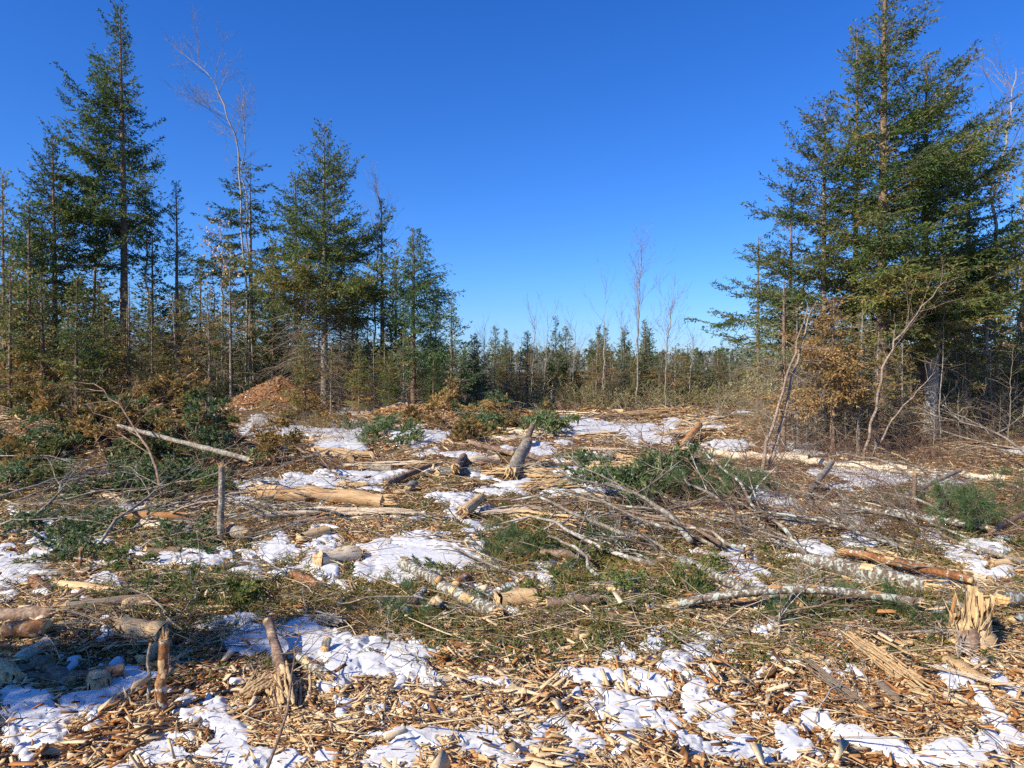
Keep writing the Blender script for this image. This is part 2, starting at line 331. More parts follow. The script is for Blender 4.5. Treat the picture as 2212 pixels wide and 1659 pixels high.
SN[(1475, 1180)] = """350 90 155 40 0;420 180 150 36 0;430 240 75 44 0;130 320 56 26 0;120 50 40 14 0;1160 285 85 26 5;1130 30 85 40 0;800 30 135 30 0;900 80 85 22 15;1800 60 80 30 0;1900 150 150 38 15;2080 210 120 34 0;1700 240 180 24 5;1990 50 95 44 0;820 160 22 26 45;1700 520 85 52 -20;1760 560 55 72 0;2150 400 60 26 0;90 580 55 28 0;170 660 85 36 25;80 700 38 28 0;370 580 24 18 0;520 560 95 13 0;640 680 50 18 45;700 720 56 18 45;800 780 85 18 30;980 800 38 18 0;940 840 38 26 0;1070 790 28 26 0;1120 830 38 36 0;1040 650 28 9 0;90 810 38 18 40;540 850 55 24 0;40 950 58 85 30;100 1050 115 56 20;220 1110 105 54 20;190 920 38 22 30;320 950 14 14 0;680 980 85 22 35;735 1060 27 46 0;570 1075 22 14 0;500 1130 38 18 20;60 1230 65 56 0;100 1330 120 75 0;270 1240 95 36 20;350 1290 75 60 0;300 1400 330 36 0;680 1280 55 72 0;750 1340 95 72 0;850 1390 85 56 0;920 1180 105 26 15;1000 1240 150 54 20;1100 1300 150 54 15;1250 1360 170 54 10;1350 1290 85 44 15;1500 1380 240 54 0;1700 1350 145 54 0;1900 1380 240 54 0;2100 1400 120 40 0;1050 1200 85 26 0;1680 830 105 36 0;1720 850 55 45 0;2000 880 75 36 35;2100 950 115 36 35;1960 830 46 26 0;1780 990 38 22 0;1900 1020 95 34 35;1900 1110 55 45 40;2000 1170 120 60 40;2080 1280 115 80 40;1900 1290 55 36 0"""
SN[(0, 774)] = """650 250 140 20 -10;370 290 50 20 0;110 290 70 12 0;90 155 40 10 0;60 80 60 10 0;1330 240 60 12 0;1230 260 50 15 0;1500 240 70 15 -15;1380 330 110 30 0;1580 310 80 40 0;1180 310 60 30 0;1680 400 60 30 0;1700 470 130 60 0;1850 480 130 40 0;2050 480 150 35 0;2150 560 90 60 0;2100 430 80 30 0;1220 860 60 15 0;1360 850 90 20 0;1320 880 80 20 0;1560 830 60 15 0;1680 820 80 25 0;1800 800 90 20 0;1950 790 120 30 0;2140 750 90 12 0;2100 800 130 40 0;1900 840 90 20 0;1620 935 100 20 10;1510 920 40 15 0;420 945 50 12 0;680 940 70 10 0;810 1010 120 20 0;920 1010 60 30 0;220 1030 90 14 0;60 1055 50 15 0;90 1100 80 12 0;320 1130 75 25 0;110 1190 100 15 0;340 1250 70 45 0;260 1260 50 50 0;600 1230 75 30 -10;200 1310 60 25 0;880 1275 60 20 0;1120 1290 150 25 0;1180 800 60 20 0;1810 1215 80 25 0;1850 1250 110 25 0;1690 1250 50 15 0;2060 1165 60 18 0;2150 1220 60 20 0;2140 1130 60 8 0;1620 1295 90 10 0;2090 1260 90 25 0"""
SN[(737, 811)] = """100 240 100 40 0;200 270 200 20 0;350 200 150 12 -20;60 330 100 50 0;60 420 70 60 0;90 480 60 30 0;450 400 120 50 0;600 400 90 25 0;480 380 200 20 0;600 490 40 10 0;560 515 80 12 0;750 520 150 15 0;1040 490 80 20 -10;1560 310 250 20 0;1480 300 150 30 0;1700 340 200 40 0;1900 350 200 40 0;1400 330 100 30 0;2000 400 150 30 0;2150 310 60 40 0;1620 350 150 50 0;1300 490 90 45 0;1290 450 70 20 0;1440 430 50 20 0;1400 540 120 12 10;150 640 180 25 0;100 690 140 30 0;350 625 120 15 0;550 610 90 12 0;150 720 100 20 0;850 640 50 20 10;950 665 60 10 0;750 775 150 18 0;600 775 80 12 0;1150 700 130 30 0;1050 740 140 15 0;1300 610 120 12 0;1500 600 150 15 0;1600 620 120 20 0;1650 660 140 30 0;1700 700 150 30 0;1620 740 150 20 0;1500 700 120 20 0;1550 540 80 15 0;1650 520 100 12 0;1760 530 90 15 0;1400 745 80 25 0;1750 740 50 20 0;760 840 60 25 0;730 890 40 40 0;760 930 60 25 20;880 960 110 40 10;820 1015 50 15 0;1030 860 70 25 15;920 860 50 25 0;840 850 60 20 0;240 920 40 10 0;500 930 90 20 -15;330 930 70 14 0;450 880 60 10 0;100 915 60 8 0;280 1110 130 40 0;450 1100 200 50 0;300 1170 160 45 0;560 1180 150 40 0;620 1060 60 15 0;740 1120 60 20 0;850 1160 100 40 0;900 1110 60 15 0"""
SN[(1475, 811)] = """400 240 90 10 0;200 280 60 15 0;530 240 40 15 0;180 340 80 12 0;300 440 140 25 0;700 450 150 25 0;800 490 120 15 0;1000 500 120 10 0;2150 500 80 20 0;480 670 80 15 0;1150 640 200 30 0;1250 680 200 40 0;900 640 100 20 0;1500 690 150 20 0;1700 720 150 30 0;1100 740 150 20 0;560 830 120 40 0;650 880 120 30 0;700 940 90 30 0;100 780 60 15 0;280 1020 70 20 0;1430 920 90 25 -8;1100 960 120 30 20;1280 1000 80 15 0;1700 900 60 20 0;650 1080 80 30 0;750 1110 100 15 0;1180 1090 110 60 0;1150 1140 70 40 0;1640 1080 60 30 0;1700 1140 60 30 0;1950 1140 110 40 0;2080 1100 40 20 0;820 1150 90 25 0;900 1190 90 20 0;300 1180 160 20 0;450 1120 60 20 0;130 1160 40 15 0;2100 910 50 15 0"""
ELL = []
for (ox, oy), s in SN.items():
    for e in s.split(';'):
        a, b, c, d, g = map(float, e.split()); ELL.append((a / 3 + ox, b / 3 + oy, c / 3, d / 3, math.radians(g)))
ELL = np.array(ELL)
def snow_field(x, y):
    """> 0 inside a snow patch; x, y on the ground"""
    x = np.asarray(x, float); y = np.asarray(y, float); sh = x.shape; x = x.ravel(); y = y.ravel()
    yy = np.maximum(y, 1.0); px = CX + x / yy * F_PX; py = HZ + EYE * F_PX / yy
    o = (py - HZ) * 0.10
    px = px + (N3(x, y, 0.16) - 0.5) * o * 1.0 + (N2(x, y, 0.05) - 0.5) * o * 0.4; py2 = py + ((N4(x, y, 0.16) - 0.5) * o * 0.8 + (N1(x, y, 0.05) - 0.5) * o * 0.3) * np.clip((py - HZ) / 500, 0.15, 1)
    f = np.full(x.shape, -9.0)
    for cx, cy_, rx, ry, a in ELL:
        r = max(rx, ry) * 2.2; m = (np.abs(px - cx) < r) & (np.abs(py2 - cy_) < r)
        if not m.any(): continue
        dx = px[m] - cx; dy = py2[m] - cy_; ca, sa = math.cos(a), math.sin(a)
        q = 1.0 - np.sqrt(((dx * ca + dy * sa) / rx) ** 2 + ((-dx * sa + dy * ca) / ry) ** 2)
        f[m] = np.maximum(f[m], q)
    out = (px < -60) | (px > 2270) | (py > 1725) | (py < 846)
    g = (fbm(N2, x, y, 1.3, 4) - 0.53) * 4
    f = np.where(out, g, f)
    f = np.maximum(f, -2)
    return (f + (fbm(N4, x, y, 0.26, 4) - 0.5) * 0.75 + (fbm(N3, x, y, 0.07, 3) - 0.5) * 0.55 + (fbm(N1, x, y, 0.16, 3) - 0.5) * 0.9 * np.clip((y - 4) / 5, 0, 1) + 0.17 + 0.07 * (py > 1350)).reshape(sh)

# ---------------------------------------------------------------- ground and snow sheets
def fan(nx, us, ys):
    X = us[None, :] * ys[:, None]; Y = np.repeat(ys[:, None], nx, 1); return X, Y
def grid_faces(ny, nx):
    i = np.arange(ny - 1)[:, None] * nx; j = np.arange(nx - 1)[None]; a = i + j
    return np.stack([a, a + 1, a + nx + 1, a + nx], -1).reshape(-1, 4)
us = np.linspace(-1.6, 1.6, 520); ys = np.concatenate([[-60, -20, -6, -1, 0.6], EYE * F_PX / (np.linspace(1900, 830, 420) - HZ), [100, 150, 300, 600, 1200]])
Y = np.repeat(ys[:, None], len(us), 1); X = us[None] * np.maximum(np.abs(Y), 3) * np.where(Y < 2, 3 + np.abs(Y) * 0.3, 1)
X = np.where(Y > 60, X * 1.3, X)
mb = MB(); Z = terrain(X, Y); Z = np.where(Y < 1.5, 0, Z)
mb.add(np.stack([X, Y, Z], -1), grid_faces(*X.shape), 0)
g = mb.obj('ground', [M['ground']]); tag(g, kind='structure')

us = np.linspace(-0.95, 0.95, 1500); ys = EYE * F_PX / (np.linspace(1740, 842, 820) - HZ)
X, Y = fan(len(us), us, ys); S = snow_field(X, Y)
th = 0.026 * (1 + 0.03 * np.minimum(Y, 20))
Z = terrain(X, Y) + th * np.clip(S * 1.5, 0, 1) ** 0.7 + 0.010 * (fbm(N1, X, Y, 0.16, 2) - 0.5) + 0.05 * (fbm(N2, X, Y, 0.5, 2) - 0.5) * np.clip(S, 0, 1) - 0.02 * (S < 0) - 0.06 * np.clip(-S * 4, 0, 1)
fc = grid_faces(*X.shape); sv = S.ravel(); keep = (sv[fc] > -0.12).any(1)
fc = fc[keep]; uq, inv = np.unique(fc.ravel(), return_inverse=True)
mb = MB(); mb.add(np.stack([X, Y, Z], -1).reshape(-1, 3)[uq], inv.reshape(-1, 4), 0)
sn = mb.obj('snow', [M['snow']]); tag(sn, 'thin melting patches of white snow over the wood chips and slash', None, None, 'stuff')

# ---------------------------------------------------------------- chips (uncountable) and larger splinters
def zone(px, py, L):
    r = np.zeros(px.shape)
    for cx, cy_, rx, ry, s in L: r = np.maximum(r, s * np.exp(-(((px - cx) / rx) ** 2 + ((py - cy_) / ry) ** 2)))
    return r
GREEN = [(230, 1140, 150, 60, 1), (560, 1130, 80, 40, .6), (1120, 1130, 200, 70, 1), (1230, 1220, 260, 70, .9), (880, 1290, 160, 70, .8), (1500, 1110, 160, 80, .9), (1950, 1340, 230, 30, .9), (450, 1290, 180, 50, .9), (1200, 1350, 280, 50, .5), (2050, 1130, 200, 90, 1), (1560, 1200, 200, 60, .6), (400, 1190, 200, 40, .5), (950, 1180, 120, 50, .5), (1650, 1240, 100, 40, .6), (100, 1100, 200, 60, .7), (650, 1230, 100, 40, .4), (1300, 1300, 200, 50, .7)]
BROWN = [(1800, 1560, 280, 140, .85), (1500, 1580, 130, 90, .3), (300, 1400, 220, 90, .9), (1250, 1000, 100, 40, .8), (620, 1020, 120, 30, .6), (420, 1480, 100, 70, .6), (150, 1600, 150, 60, .4), (1120, 1400, 150, 50, .5), (1000, 1015, 80, 25, .7), (600, 860, 130, 50, .8), (1950, 930, 260, 60, .7), (0, 1650, 90, 60, .8)]
def box_chips(mb, x, y, z, L, W, T, yaw, pitch, roll, tint, taper):
    n = len(x); s = np.array([(-1, -1, -1), (1, -1, -1), (1, 1, -1), (-1, 1, -1), (-1, -1, 1), (1, -1, 1), (1, 1, 1), (-1, 1, 1)], float) * 0.5
    v = np.repeat(s[None], n, 0) * np.stack([L, W, T], -1)[:, None]
    v[:, :, 1] *= np.where(s[None, :, 0] > 0, taper[:, None], 1.0); v[:, :, 2] *= np.where(s[None, :, 0] > 0, 0.6, 1.0)
    v += rng.normal(size=v.shape) * np.stack([L * 0.07, W * 0.14, T * 0.18], -1)[:, None]
    cr, sr = np.cos(roll), np.sin(roll); cp, sp = np.cos(pitch), np.sin(pitch); cyw, syw = np.cos(yaw), np.sin(yaw)
    a = v[..., 1] * cr[:, None] - v[..., 2] * sr[:, None]; b = v[..., 1] * sr[:, None] + v[..., 2] * cr[:, None]
    c = v[..., 0] * cp[:, None] - b * sp[:, None]; d = v[..., 0] * sp[:, None] + b * cp[:, None]
    X_ = c * cyw[:, None] - a * syw[:, None] + x[:, None]; Y_ = c * syw[:, None] + a * cyw[:, None] + y[:, None]; Z_ = d + z[:, None]
    f = np.array([(0, 3, 2, 1), (4, 5, 6, 7), (0, 1, 5, 4), (1, 2, 6, 5), (2, 3, 7, 6), (3, 0, 4, 7)])
    mb.add(np.stack([X_, Y_, Z_], -1).reshape(-1, 3), (f[None] + (np.arange(n) * 8)[:, None, None]).reshape(-1, 4), 0, np.repeat(tint, 8))
def scatter(n, y0, y1, pw=1.0):
    px = rng.random(n) * 2500 - 140; py = y0 + (y1 - y0) * rng.random(n) ** pw; x, y = ground_xy(px, py); return px, py, x, y
mb = MB()
for n, y0, y1, big in ((330000, 1100, 1720, 0), (110000, 864, 1180, 1), (17000, 1250, 1700, 2)):
    px, py, x, y = scatter(n, y0, y1); s = snow_field(x, y); gr = zone(px, py, GREEN); br = zone(px, py, BROWN)
    ok = ((s < -0.05) & (rng.random(n) > 0.45 * gr)) | ((s >= 0) & (rng.random(n) < (0.012 if big < 2 else 0.001))); ok &= (rng.random(n) > np.where(big == 2, 0.5 * br, 0))
    px, py, x, y, br, gr = [q[ok] for q in (px, py, x, y, br, gr)]; k = len(x)
    clump = fbm(N3, x, y, 0.5, 3)
    sz = np.exp(rng.normal(0, 0.5, k)) * np.maximum(1, y / 6.4) * np.where(clump > 0.5, 1.15, 0.8)
    if big == 2: L = 0.056 * sz; W = 0.0046 * sz
    else: L = 0.029 * sz; W = 0.0052 * sz
    L = L * (1 - 0.45 * br); L = np.minimum(L, 0.11 * np.maximum(1, y / 6)); W = np.minimum(W * (0.6 + 0.9 * rng.random(k)), L * 0.5); T = W * 0.32
    tint = np.where(rng.random(k) < 0.2 + 0.55 * br + 0.1 * gr, 0.05 + 0.4 * rng.random(k), 0.55 + 0.42 * rng.random(k))
    tint = np.where(rng.random(k) < 0.09 + 0.22 * (py < 1180), 0.3 + 0.12 * rng.random(k), tint)
    yaw = rng.random(k) * 6.283; al = rng.random(k) < 0.35; yaw = np.where(al, np.where(px > 1300, 2.35, 0.6) + 0.5 * rng.normal(size=k) + (N1(x, y, 1.0) - .5) * 3, yaw)
    z = terrain(x, y) + 0.004 + (0.008 + 0.02 * (big == 2)) * rng.random(k) * sz + np.where(snow_field(x, y) > 0, 0.05, 0)
    box_chips(mb, x, y, z, L, W, T, yaw, rng.normal(0, 0.24, k), rng.normal(0, 0.5, k), tint, 0.3 + 0.7 * rng.random(k))
ch = mb.obj('wood_chips', [M['chips']], smooth=False); tag(ch, 'pale and rust brown shredded wood chips strewn over the ground', None, None, 'stuff')

def mound(name, label, px, py, hw, hh, dd, seed):
    x0, y0 = ground_xy(px, py); w_ = hw * y0 / F_PX; A, B_ = np.meshgrid(np.linspace(0, 6.2832, 49), np.linspace(0, 1, 26)); r_ = 1.55 * B_ * (1 + 0.12 * (fbm(N2, np.cos(A) * 2 + seed, np.sin(A) * 2, 1.0, 2) - .5) * 2)
    X = x0 + w_ * r_ * np.cos(A); Y = y0 + dd * r_ * np.sin(A); Z = terrain(X, Y) + 0.03 + 0.10 * (fbm(N4, X, Y, 0.35, 3) - 0.5) * (1 - B_) - 0.10 * B_ ** 4
    m = MB(); m.add(np.stack([X, Y, Z], -1), grid_faces(26, 49), 0); o = m.obj(name, [M['mulch']]); tag(o, label, 'mound')
    n = 9000; A = rng.random(n) * 6.283; q = np.sqrt(rng.random(n)) * 1.4; x = x0 + w_ * q * np.cos(A); y = y0 + dd * q * np.sin(A); L = np.exp(rng.normal(0, .5, n)) * 0.06
    m = MB(); box_chips(m, x, y, terrain(x, y) + 0.05, L, L * .25, L * .1, rng.random(n) * 6.283, rng.normal(0, .4, n), rng.normal(0, .5, n), np.where(rng.random(n) < .6, .15 + .2 * rng.random(n), .5 + .3 * rng.random(n)), 0.4 + 0.5 * rng.random(n))
    c = m.obj('wood_chips', [M['chips']], o, False); c['kind'] = 'stuff'
m, nt, b = newmat('rusty_mulch'); n2 = noise(nt, 14, 6, rough=0.75); nt.links.new(ramp(nt, n2, [(0.3, (0.09, 0.035, 0.014)), (0.5, (0.24, 0.11, 0.05)), (0.7, (0.42, 0.25, 0.12))]), b.inputs['Base Color']); b.inputs['Roughness'].default_value = 0.95; bump(nt, b, n2, 1.0, 0.05); M['mulch'] = m
mound('mulch_mound', 'rust brown mound of chips and soil at the foot of the broad balsam fir', 600, 888, 108, 1.3, 1.5, 1)
mound('mulch_mound', 'low rust brown rise under the snow topped stump', 880, 908, 100, 0.5, 1.5, 2)

# ---------------------------------------------------------------- needle litter and fine twigs on the ground
mb = MB()
px, py, x, y = scatter(38000, 980, 1470); gr = zone(px, py, GREEN) + 0.05; s = snow_field(x, y)
ok = (rng.random(len(x)) < gr) & (s < 0.1); px, py, x, y = [q[ok] for q in (px, py, x, y)]; k = len(x)
L = 0.09 * (0.5 + rng.random(k)) * np.maximum(1, y / 11); yaw = rng.random(k) * 6.283
z0 = terrain(x, y) + 0.01 + 0.04 * rng.random(k)
P = np.stack([np.stack([x, y, z0], -1), np.stack([x + L * np.cos(yaw), y + L * np.sin(yaw), z0 + L * rng.normal(0, 0.22, k)], -1)], 1)
patch = np.clip(fbm(N1, x, y, 0.6, 3) * 1.6 - 0.35 + 0.18 * rng.normal(size=k), 0, 1)
tufts(mb, P, 13, 0.05, 0.0085, 0.7, 0, 0.46 + 0.5 * patch)
mn = mb.obj('needle_litter', [M['spruce']]); tag(mn, 'green and yellowed needle sprigs strewn over the slash', None, None, 'stuff')
mb = MB()
px, py, x, y = scatter(15000, 895, 1640, 1.25); s = snow_field(x, y); br = zone(px, py, BROWN)
ok = (py < 1400) | (rng.random(len(x)) < 0.12); ok &= (s < 0.0) | (rng.random(len(x)) < 0.25); px, py, x, y = [q[ok] for q in (px, py, x, y)]; k = len(x)
L = (0.12 + 0.5 * rng.random(k) ** 2) * np.maximum(0.8, y / 9); yaw = rng.random(k) * 6.283; K = 4; t = np.linspace(0, 1, K)[None]
cv = rng.normal(0, 0.5, k)[:, None]
X_ = x[:, None] + L[:, None] * (t * np.cos(yaw)[:, None] - cv * t * t * np.sin(yaw)[:, None] * 0.6); Y_ = y[:, None] + L[:, None] * (t * np.sin(yaw)[:, None] + cv * t * t * np.cos(yaw)[:, None] * 0.6)
Z_ = terrain(X_, Y_) + 0.015 + L[:, None] * (np.abs(rng.normal(0, 0.16, k))[:, None] * t + 0.1 * t * (1 - t)) + 0.02 * rng.random(k)[:, None]
R = (0.0022 + 0.0045 * rng.random(k)[:, None] ** 2) * (1 - 0.6 * t) * np.maximum(1, y / 9)[:, None]
tubes(mb, np.stack([X_, Y_, Z_], -1), R, 3, 0, rng.random(k))
tw = mb.obj('fine_twigs', [M['littertwig']]); tag(tw, 'grey brown fine twigs scattered through the slash', None, None, 'stuff')

# ---------------------------------------------------------------- trees
def conifer(name, seed, H, R, crown0=0.15, sp=0.33, per=5, e0=-8, e1=50, droop=0.10, up=0.12, l2=0.5, s2=0.10, s3=0.09, tl=0.10, tw=0.035, dens=1.0, ragged=0.3,
            asym=0.0, adir=0.0, tr=0.10, flat=0.85, grav=-0.1, tint=0.35, mat='spruce', bark='bark_brown', dead=30, deadlen=1.0, lean=(0, 0), prof=0.85, sweep=0.0, tip=0.0, broken=False, brown=0.25):
    rg = np.random.default_rng(seed)
    root = empty(name, None, None); K = 16; t = np.linspace(0, 1, K)
    wob = np.cumsum(rg.normal(0, 0.006 * H / 3, (K, 2)), 0) * 0.35; wob -= np.outer(t, wob[-1])
    TP = np.stack([wob[:, 0] + lean[0] * H * t, wob[:, 1] + lean[1] * H * t, H * t], -1)
    TR = tr * (1 - t) ** 0.85 + 0.012; TR[0] *= 1.25
    mt = MB(); tubes(mt, TP, TR, 9, 0, 0.8, 0.14, rg)
    trunk = mt.obj('trunk', [M[bark]], root)
    def pos(z): return np.stack([np.interp(z, TP[:, 2], TP[:, 0]), np.interp(z, TP[:, 2], TP[:, 1]), z], -1)
    zs = []
    z = crown0 * H
    while z < H * 0.985:
        u = (z - crown0 * H) / (H * (1 - crown0)); n = max(3, int(per * (0.7 + 0.6 * rg.random()))); wl_ = 1 + ragged * rg.normal()
        for _ in range(n): zs.append((z + rg.normal() * sp * 0.4, u, wl_ * (1 + ragged * 0.6 * rg.normal())))
        z += sp * (1.05 - 0.55 * u) * (0.8 + 0.4 * rg.random())
    zs = np.array(zs); B = len(zs); zz = np.clip(zs[:, 0], 0.02 * H, H * 0.985); u = np.clip(zs[:, 1], 0, 1)
    az = rg.random(B) * 2 * np.pi
    pf = np.minimum((1 - u) ** prof + 0.02, 0.55 + 2.2 * u)
    L = R * pf * np.clip(zs[:, 2], 0.25, 1.5) * (1 + asym * np.cos(az - adir)); L = np.maximum(L, 0.15 + 0.1 * R * (u > .9))
    e = np.radians(e0 + (e1 - e0) * u ** 1.3 + rg.normal(0, 7, B)); KB = 7; s = np.linspace(0, 1, KB)[None]
    h = L[:, None] * (s * np.cos(e)[:, None]); v = L[:, None] * (s * np.sin(e)[:, None] - droop * 4 * s * (1 - s) * 0.5 + up * s ** 2.2)
    p0 = pos(zz); az2 = az[:, None] + 0.25 * rg.normal(size=(B, 1)) * s
    BP = np.stack([p0[:, None, 0] + h * np.cos(az2) + sweep * L[:, None] * s ** 1.7, p0[:, None, 1] + h * np.sin(az2), p0[:, None, 2] + v + tip * sweep * L[:, None] * s ** 1.7], -1)
    BP[:, 1:] += rg.normal(size=(B, KB - 1, 3)) * L[:, None, None] * 0.015
    mc = MB(); tubes(mc, BP, (0.005 + 0.006 * L[:, None]) * (1 - 0.85 * s), 4, 1, 0.2)
    n2 = np.maximum(2, (L / s2 * dens).astype(int))
    P2, L2, i2 = spawn(BP, L, n2, 0.12, 1.0, 55, l2, 0.07, flat, grav, 4, rg, 0.75)
    if sweep: P2[..., 0] += (np.linspace(0, 1, 4) ** 1.5)[None] * L2[:, None] * sweep * 0.9
    tubes(mc, P2, 0.003 * np.array([1, .8, .6, .3])[None] * np.ones((len(P2), 1)) * (1 + L2[:, None]), 3, 1, 0.5)
    n3 = np.maximum(0, ((L2 - 0.12) / s3 * dens).astype(int))
    P3, L3, i3 = spawn(P2, L2, n3, 0.15, 1.0, 48, 0.5, 0.08, flat * 0.8, grav, 3, rg, 0.6)
    if sweep: P3[..., 0] += (np.linspace(0, 1, 3) ** 1.5)[None] * L3[:, None] * sweep * 0.8
    bt = np.clip(tint + 0.16 * rg.normal(size=B) + brown * np.clip(0.45 - u, 0, 1) * rg.random(B) * 2.0, 0, 1)
    t2 = bt[i2] + 0.05 * rg.normal(size=len(i2)); t3 = t2[i3]
    tufts(mc, P2, np.maximum(2, (L2 / tl * 2.2).astype(int)), tl, tw, 0.42, 0, t2, rg)
    tufts(mc, P3, np.maximum(2, (L3 / tl * 2.4).astype(int)), tl, tw, 0.42, 0, t3, rg)
    tufts(mc, BP, np.maximum(2, (L / tl * 1.3).astype(int)), tl, tw, 0.5, 0, bt, rg, 0.45)
    crown = mc.obj('crown', [M[mat], M['deadtwig']], root)
    kids = [trunk, crown]
    if dead:
        zz = rg.random(dead) * max(crown0 * H * 1.5, 0.25 * H) + 0.3; az = rg.random(dead) * 6.283; L = deadlen * (0.4 + 0.9 * rg.random(dead)); e = np.radians(rg.normal(5, 16, dead)); s = np.linspace(0, 1, 6)[None]
        p0 = pos(zz); h = L[:, None] * s * np.cos(e)[:, None]; v = L[:, None] * (s * np.sin(e)[:, None] - 0.30 * s ** 2)
        az2 = az[:, None] + 0.5 * rg.normal(size=(dead, 1)) * s ** 2
        DP = np.stack([p0[:, None, 0] + h * np.cos(az2), p0[:, None, 1] + h * np.sin(az2), p0[:, None, 2] + v], -1)
        DP[..., 2] = np.maximum(DP[..., 2], 0.03)
        md = MB(); tubes(md, DP, (0.006 + 0.006 * L[:, None]) * (1 - 0.75 * s), 3, 0, rg.random(dead))
        P2, L2, _ = spawn(DP, L, np.maximum(1, (L * 6).astype(int)), 0.2, 1, 50, 0.5, 0.1, 0.4, -0.15, 4, rg)
        tubes(md, P2, 0.0055 * np.linspace(1, .4, 4)[None] * np.ones((len(P2), 1)), 3, 0, rg.random(len(P2)))
        kids.append(md.obj('dead_limbs', [M['deadtwig']], root))
    KIDS[root.name] = kids
    return root

def bare_tree(name, seed, path, r0, nb=26, bl=1.2, ang=38, bark='birch', lv=3, t0=0.35, grav=0.06, twig=0.004, leaves=0, leaf_mat='leaf', dens=5.0, lim=1):
    rg = np.random.default_rng(seed); root = empty(name, None, None)
    path = np.array(path, float); K = 18; t = np.linspace(0, 1, K); tt = np.linspace(0, 1, len(path))
    TP = np.stack([np.interp(t, tt, path[:, i]) for i in range(3)], -1)
    for _ in range(2): TP[1:-1] = (TP[:-2] + 2 * TP[1:-1] + TP[2:]) / 4
    H = path[-1, 2]; TP[1:] += rg.normal(size=(K - 1, 3)) * (0.006 * H) * np.array([1, 1, 0])
    mt = MB(); tubes(mt, TP, r0 * (1 - t) ** 0.7 + twig, 8, 0, 0.9, 0.08, rg); tr = mt.obj('trunk', [M[bark]], root)
    mc = MB(); L0 = np.array([H])
    P1, L1, _ = spawn(TP[None], L0, np.array([nb]), t0, 0.98, ang, bl / H, 0.2, 0.0, grav, 6, rg, 0.45, 0.06)
    s = np.linspace(1, 0.3, 6)[None]; tubes(mc, P1, (0.15 * r0 * (L1[:, None] / bl) + twig * 0.8) * s, 4, 0, 0.8)
    P2, L2, _ = spawn(P1, L1, np.maximum(1, (L1 * dens).astype(int)), 0.2, 1, 36, 0.55, 0.12, 0.1, grav, 5, rg, 0.5, 0.08)
    tubes(mc, P2, (twig * 0.8) * np.linspace(1, .4, 5)[None] * np.ones((len(P2), 1)), 3, 0, 0.6)
    if lv > 2:
        P3, L3, _ = spawn(P2, L2, np.maximum(0, (L2 * 8).astype(int)), 0.2, 1, 38, 0.5, 0.08, 0.1, grav, 3, rg)
        tubes(mc, P3, twig * 0.6 * np.linspace(1, .5, 3)[None] * np.ones((len(P3), 1)), 3, 0, 0.6)
    kids = [tr, mc.obj('crown', [M['bark_grey' if bark == 'birch' else bark]], root)]
    if leaves:
        ml = MB(); sel = rg.choice(len(P2), min(leaves, len(P2)), replace=False); tufts(ml, P2[sel], 3, 0.13, 0.07, 0.9, 0, 0.5, rg)
        kids.append(ml.obj('leaves', [M[leaf_mat]], root))
    KIDS[root.name] = kids; return root

def put(o, px, d, rz=None, s=1.0, label=None, cat=None, group=None, dz=0.0, sxy=None):
    x = at(px, d); o.location = (x, d, tz(x, d) - 0.05 + dz)
    if rz is not None: o.rotation_euler = (0, 0, rz)
    o.scale = (s * (sxy or 1), s * (sxy or 1), s)
    tag(o, label, cat, group); return o
def hgt(py, d, px=None): return zat(py, d) - (tz(at(px, d), d) if px is not None else 0)

T = 'tree'
# --- left group, individual trees
d = 35; o = conifer('spruce_tree', 11, hgt(18, d, 265), 2.9, 0.36, 0.36, 5, -6, 52, 0.14, 0.22, 0.42, 0.12, 0.12, 0.14, 0.05, 1.1, 0.35, 0.35, math.pi, 0.22, 0.8, -0.15, 0.22, dead=60, deadlen=1.6, brown=0.05, prof=0.75)
put(o, 268, d, 0, label='tallest spruce of the left group with lopsided dark crown and long bare lower trunk', cat='spruce tree')
d = 33; o = conifer('spruce_tree', 12, hgt(300, d, 120), 2.3, 0.34, 0.33, 6, -8, 50, 0.10, 0.2, 0.5, 0.12, 0.12, 0.13, 0.05, 1.0, 0.25, 0.2, math.pi, 0.16, tint=0.35, dead=50, deadlen=1.5, brown=0.5, prof=0.8)
put(o, 120, d, 0, label='dense pointed spruce between the left photo edge and the tallest spruce', cat='spruce tree')
d = 36; o = conifer('fir_tree', 13, hgt(394, d, 384), 1.7, 0.12, 0.36, 5, -8, 50, 0.12, 0.15, 0.45, 0.12, 0.12, 0.12, 0.045, 1, 0.25, 0, 0, 0.13, mat='bluefir', tint=0.3, dead=40)
put(o, 384, d, 0, label='slim blue green fir standing between the tallest spruce and the leaning birch', cat='fir tree')
d = 34; o = conifer('spruce_tree', 14, hgt(345, d, 543), 2.1, 0.28, 0.62, 4, -4, 12, 0.16, 0.02, 0.45, 0.13, 0.12, 0.13, 0.05, 1, 0.42, 0.1, math.pi, 0.15, tint=0.22, dead=40, prof=0.28, brown=0.1, bark='bark_grey')
put(o, 543, d, 0, label='flat topped ragged spruce with dark tiered branches beside the leaning birch', cat='spruce tree')
d = 29; o = conifer('fir_tree', 15, hgt(272, d, 697), 3.0, 0.29, 0.36, 6, -6, 50, 0.14, 0.25, 0.5, 0.11, 0.11, 0.12, 0.04, 1.05, 0.3, 0, 0, 0.15, tint=0.38, dead=210, deadlen=2.3, brown=0.6, bark='bark_grey', prof=0.85)
put(o, 702, d, 0, label='broad balsam fir with thin leader top and tangle of dead limbs at its foot', cat='fir tree')
d = 30; o = conifer('spruce_tree', 16, hgt(430, d, 828), 1.15, 0.2, 0.42, 5, -12, 45, 0.14, 0.15, 0.45, 0.11, 0.11, 0.12, 0.042, 1, 0.4, 0, 0, 0.11, tint=0.22, dead=50, brown=0.3)
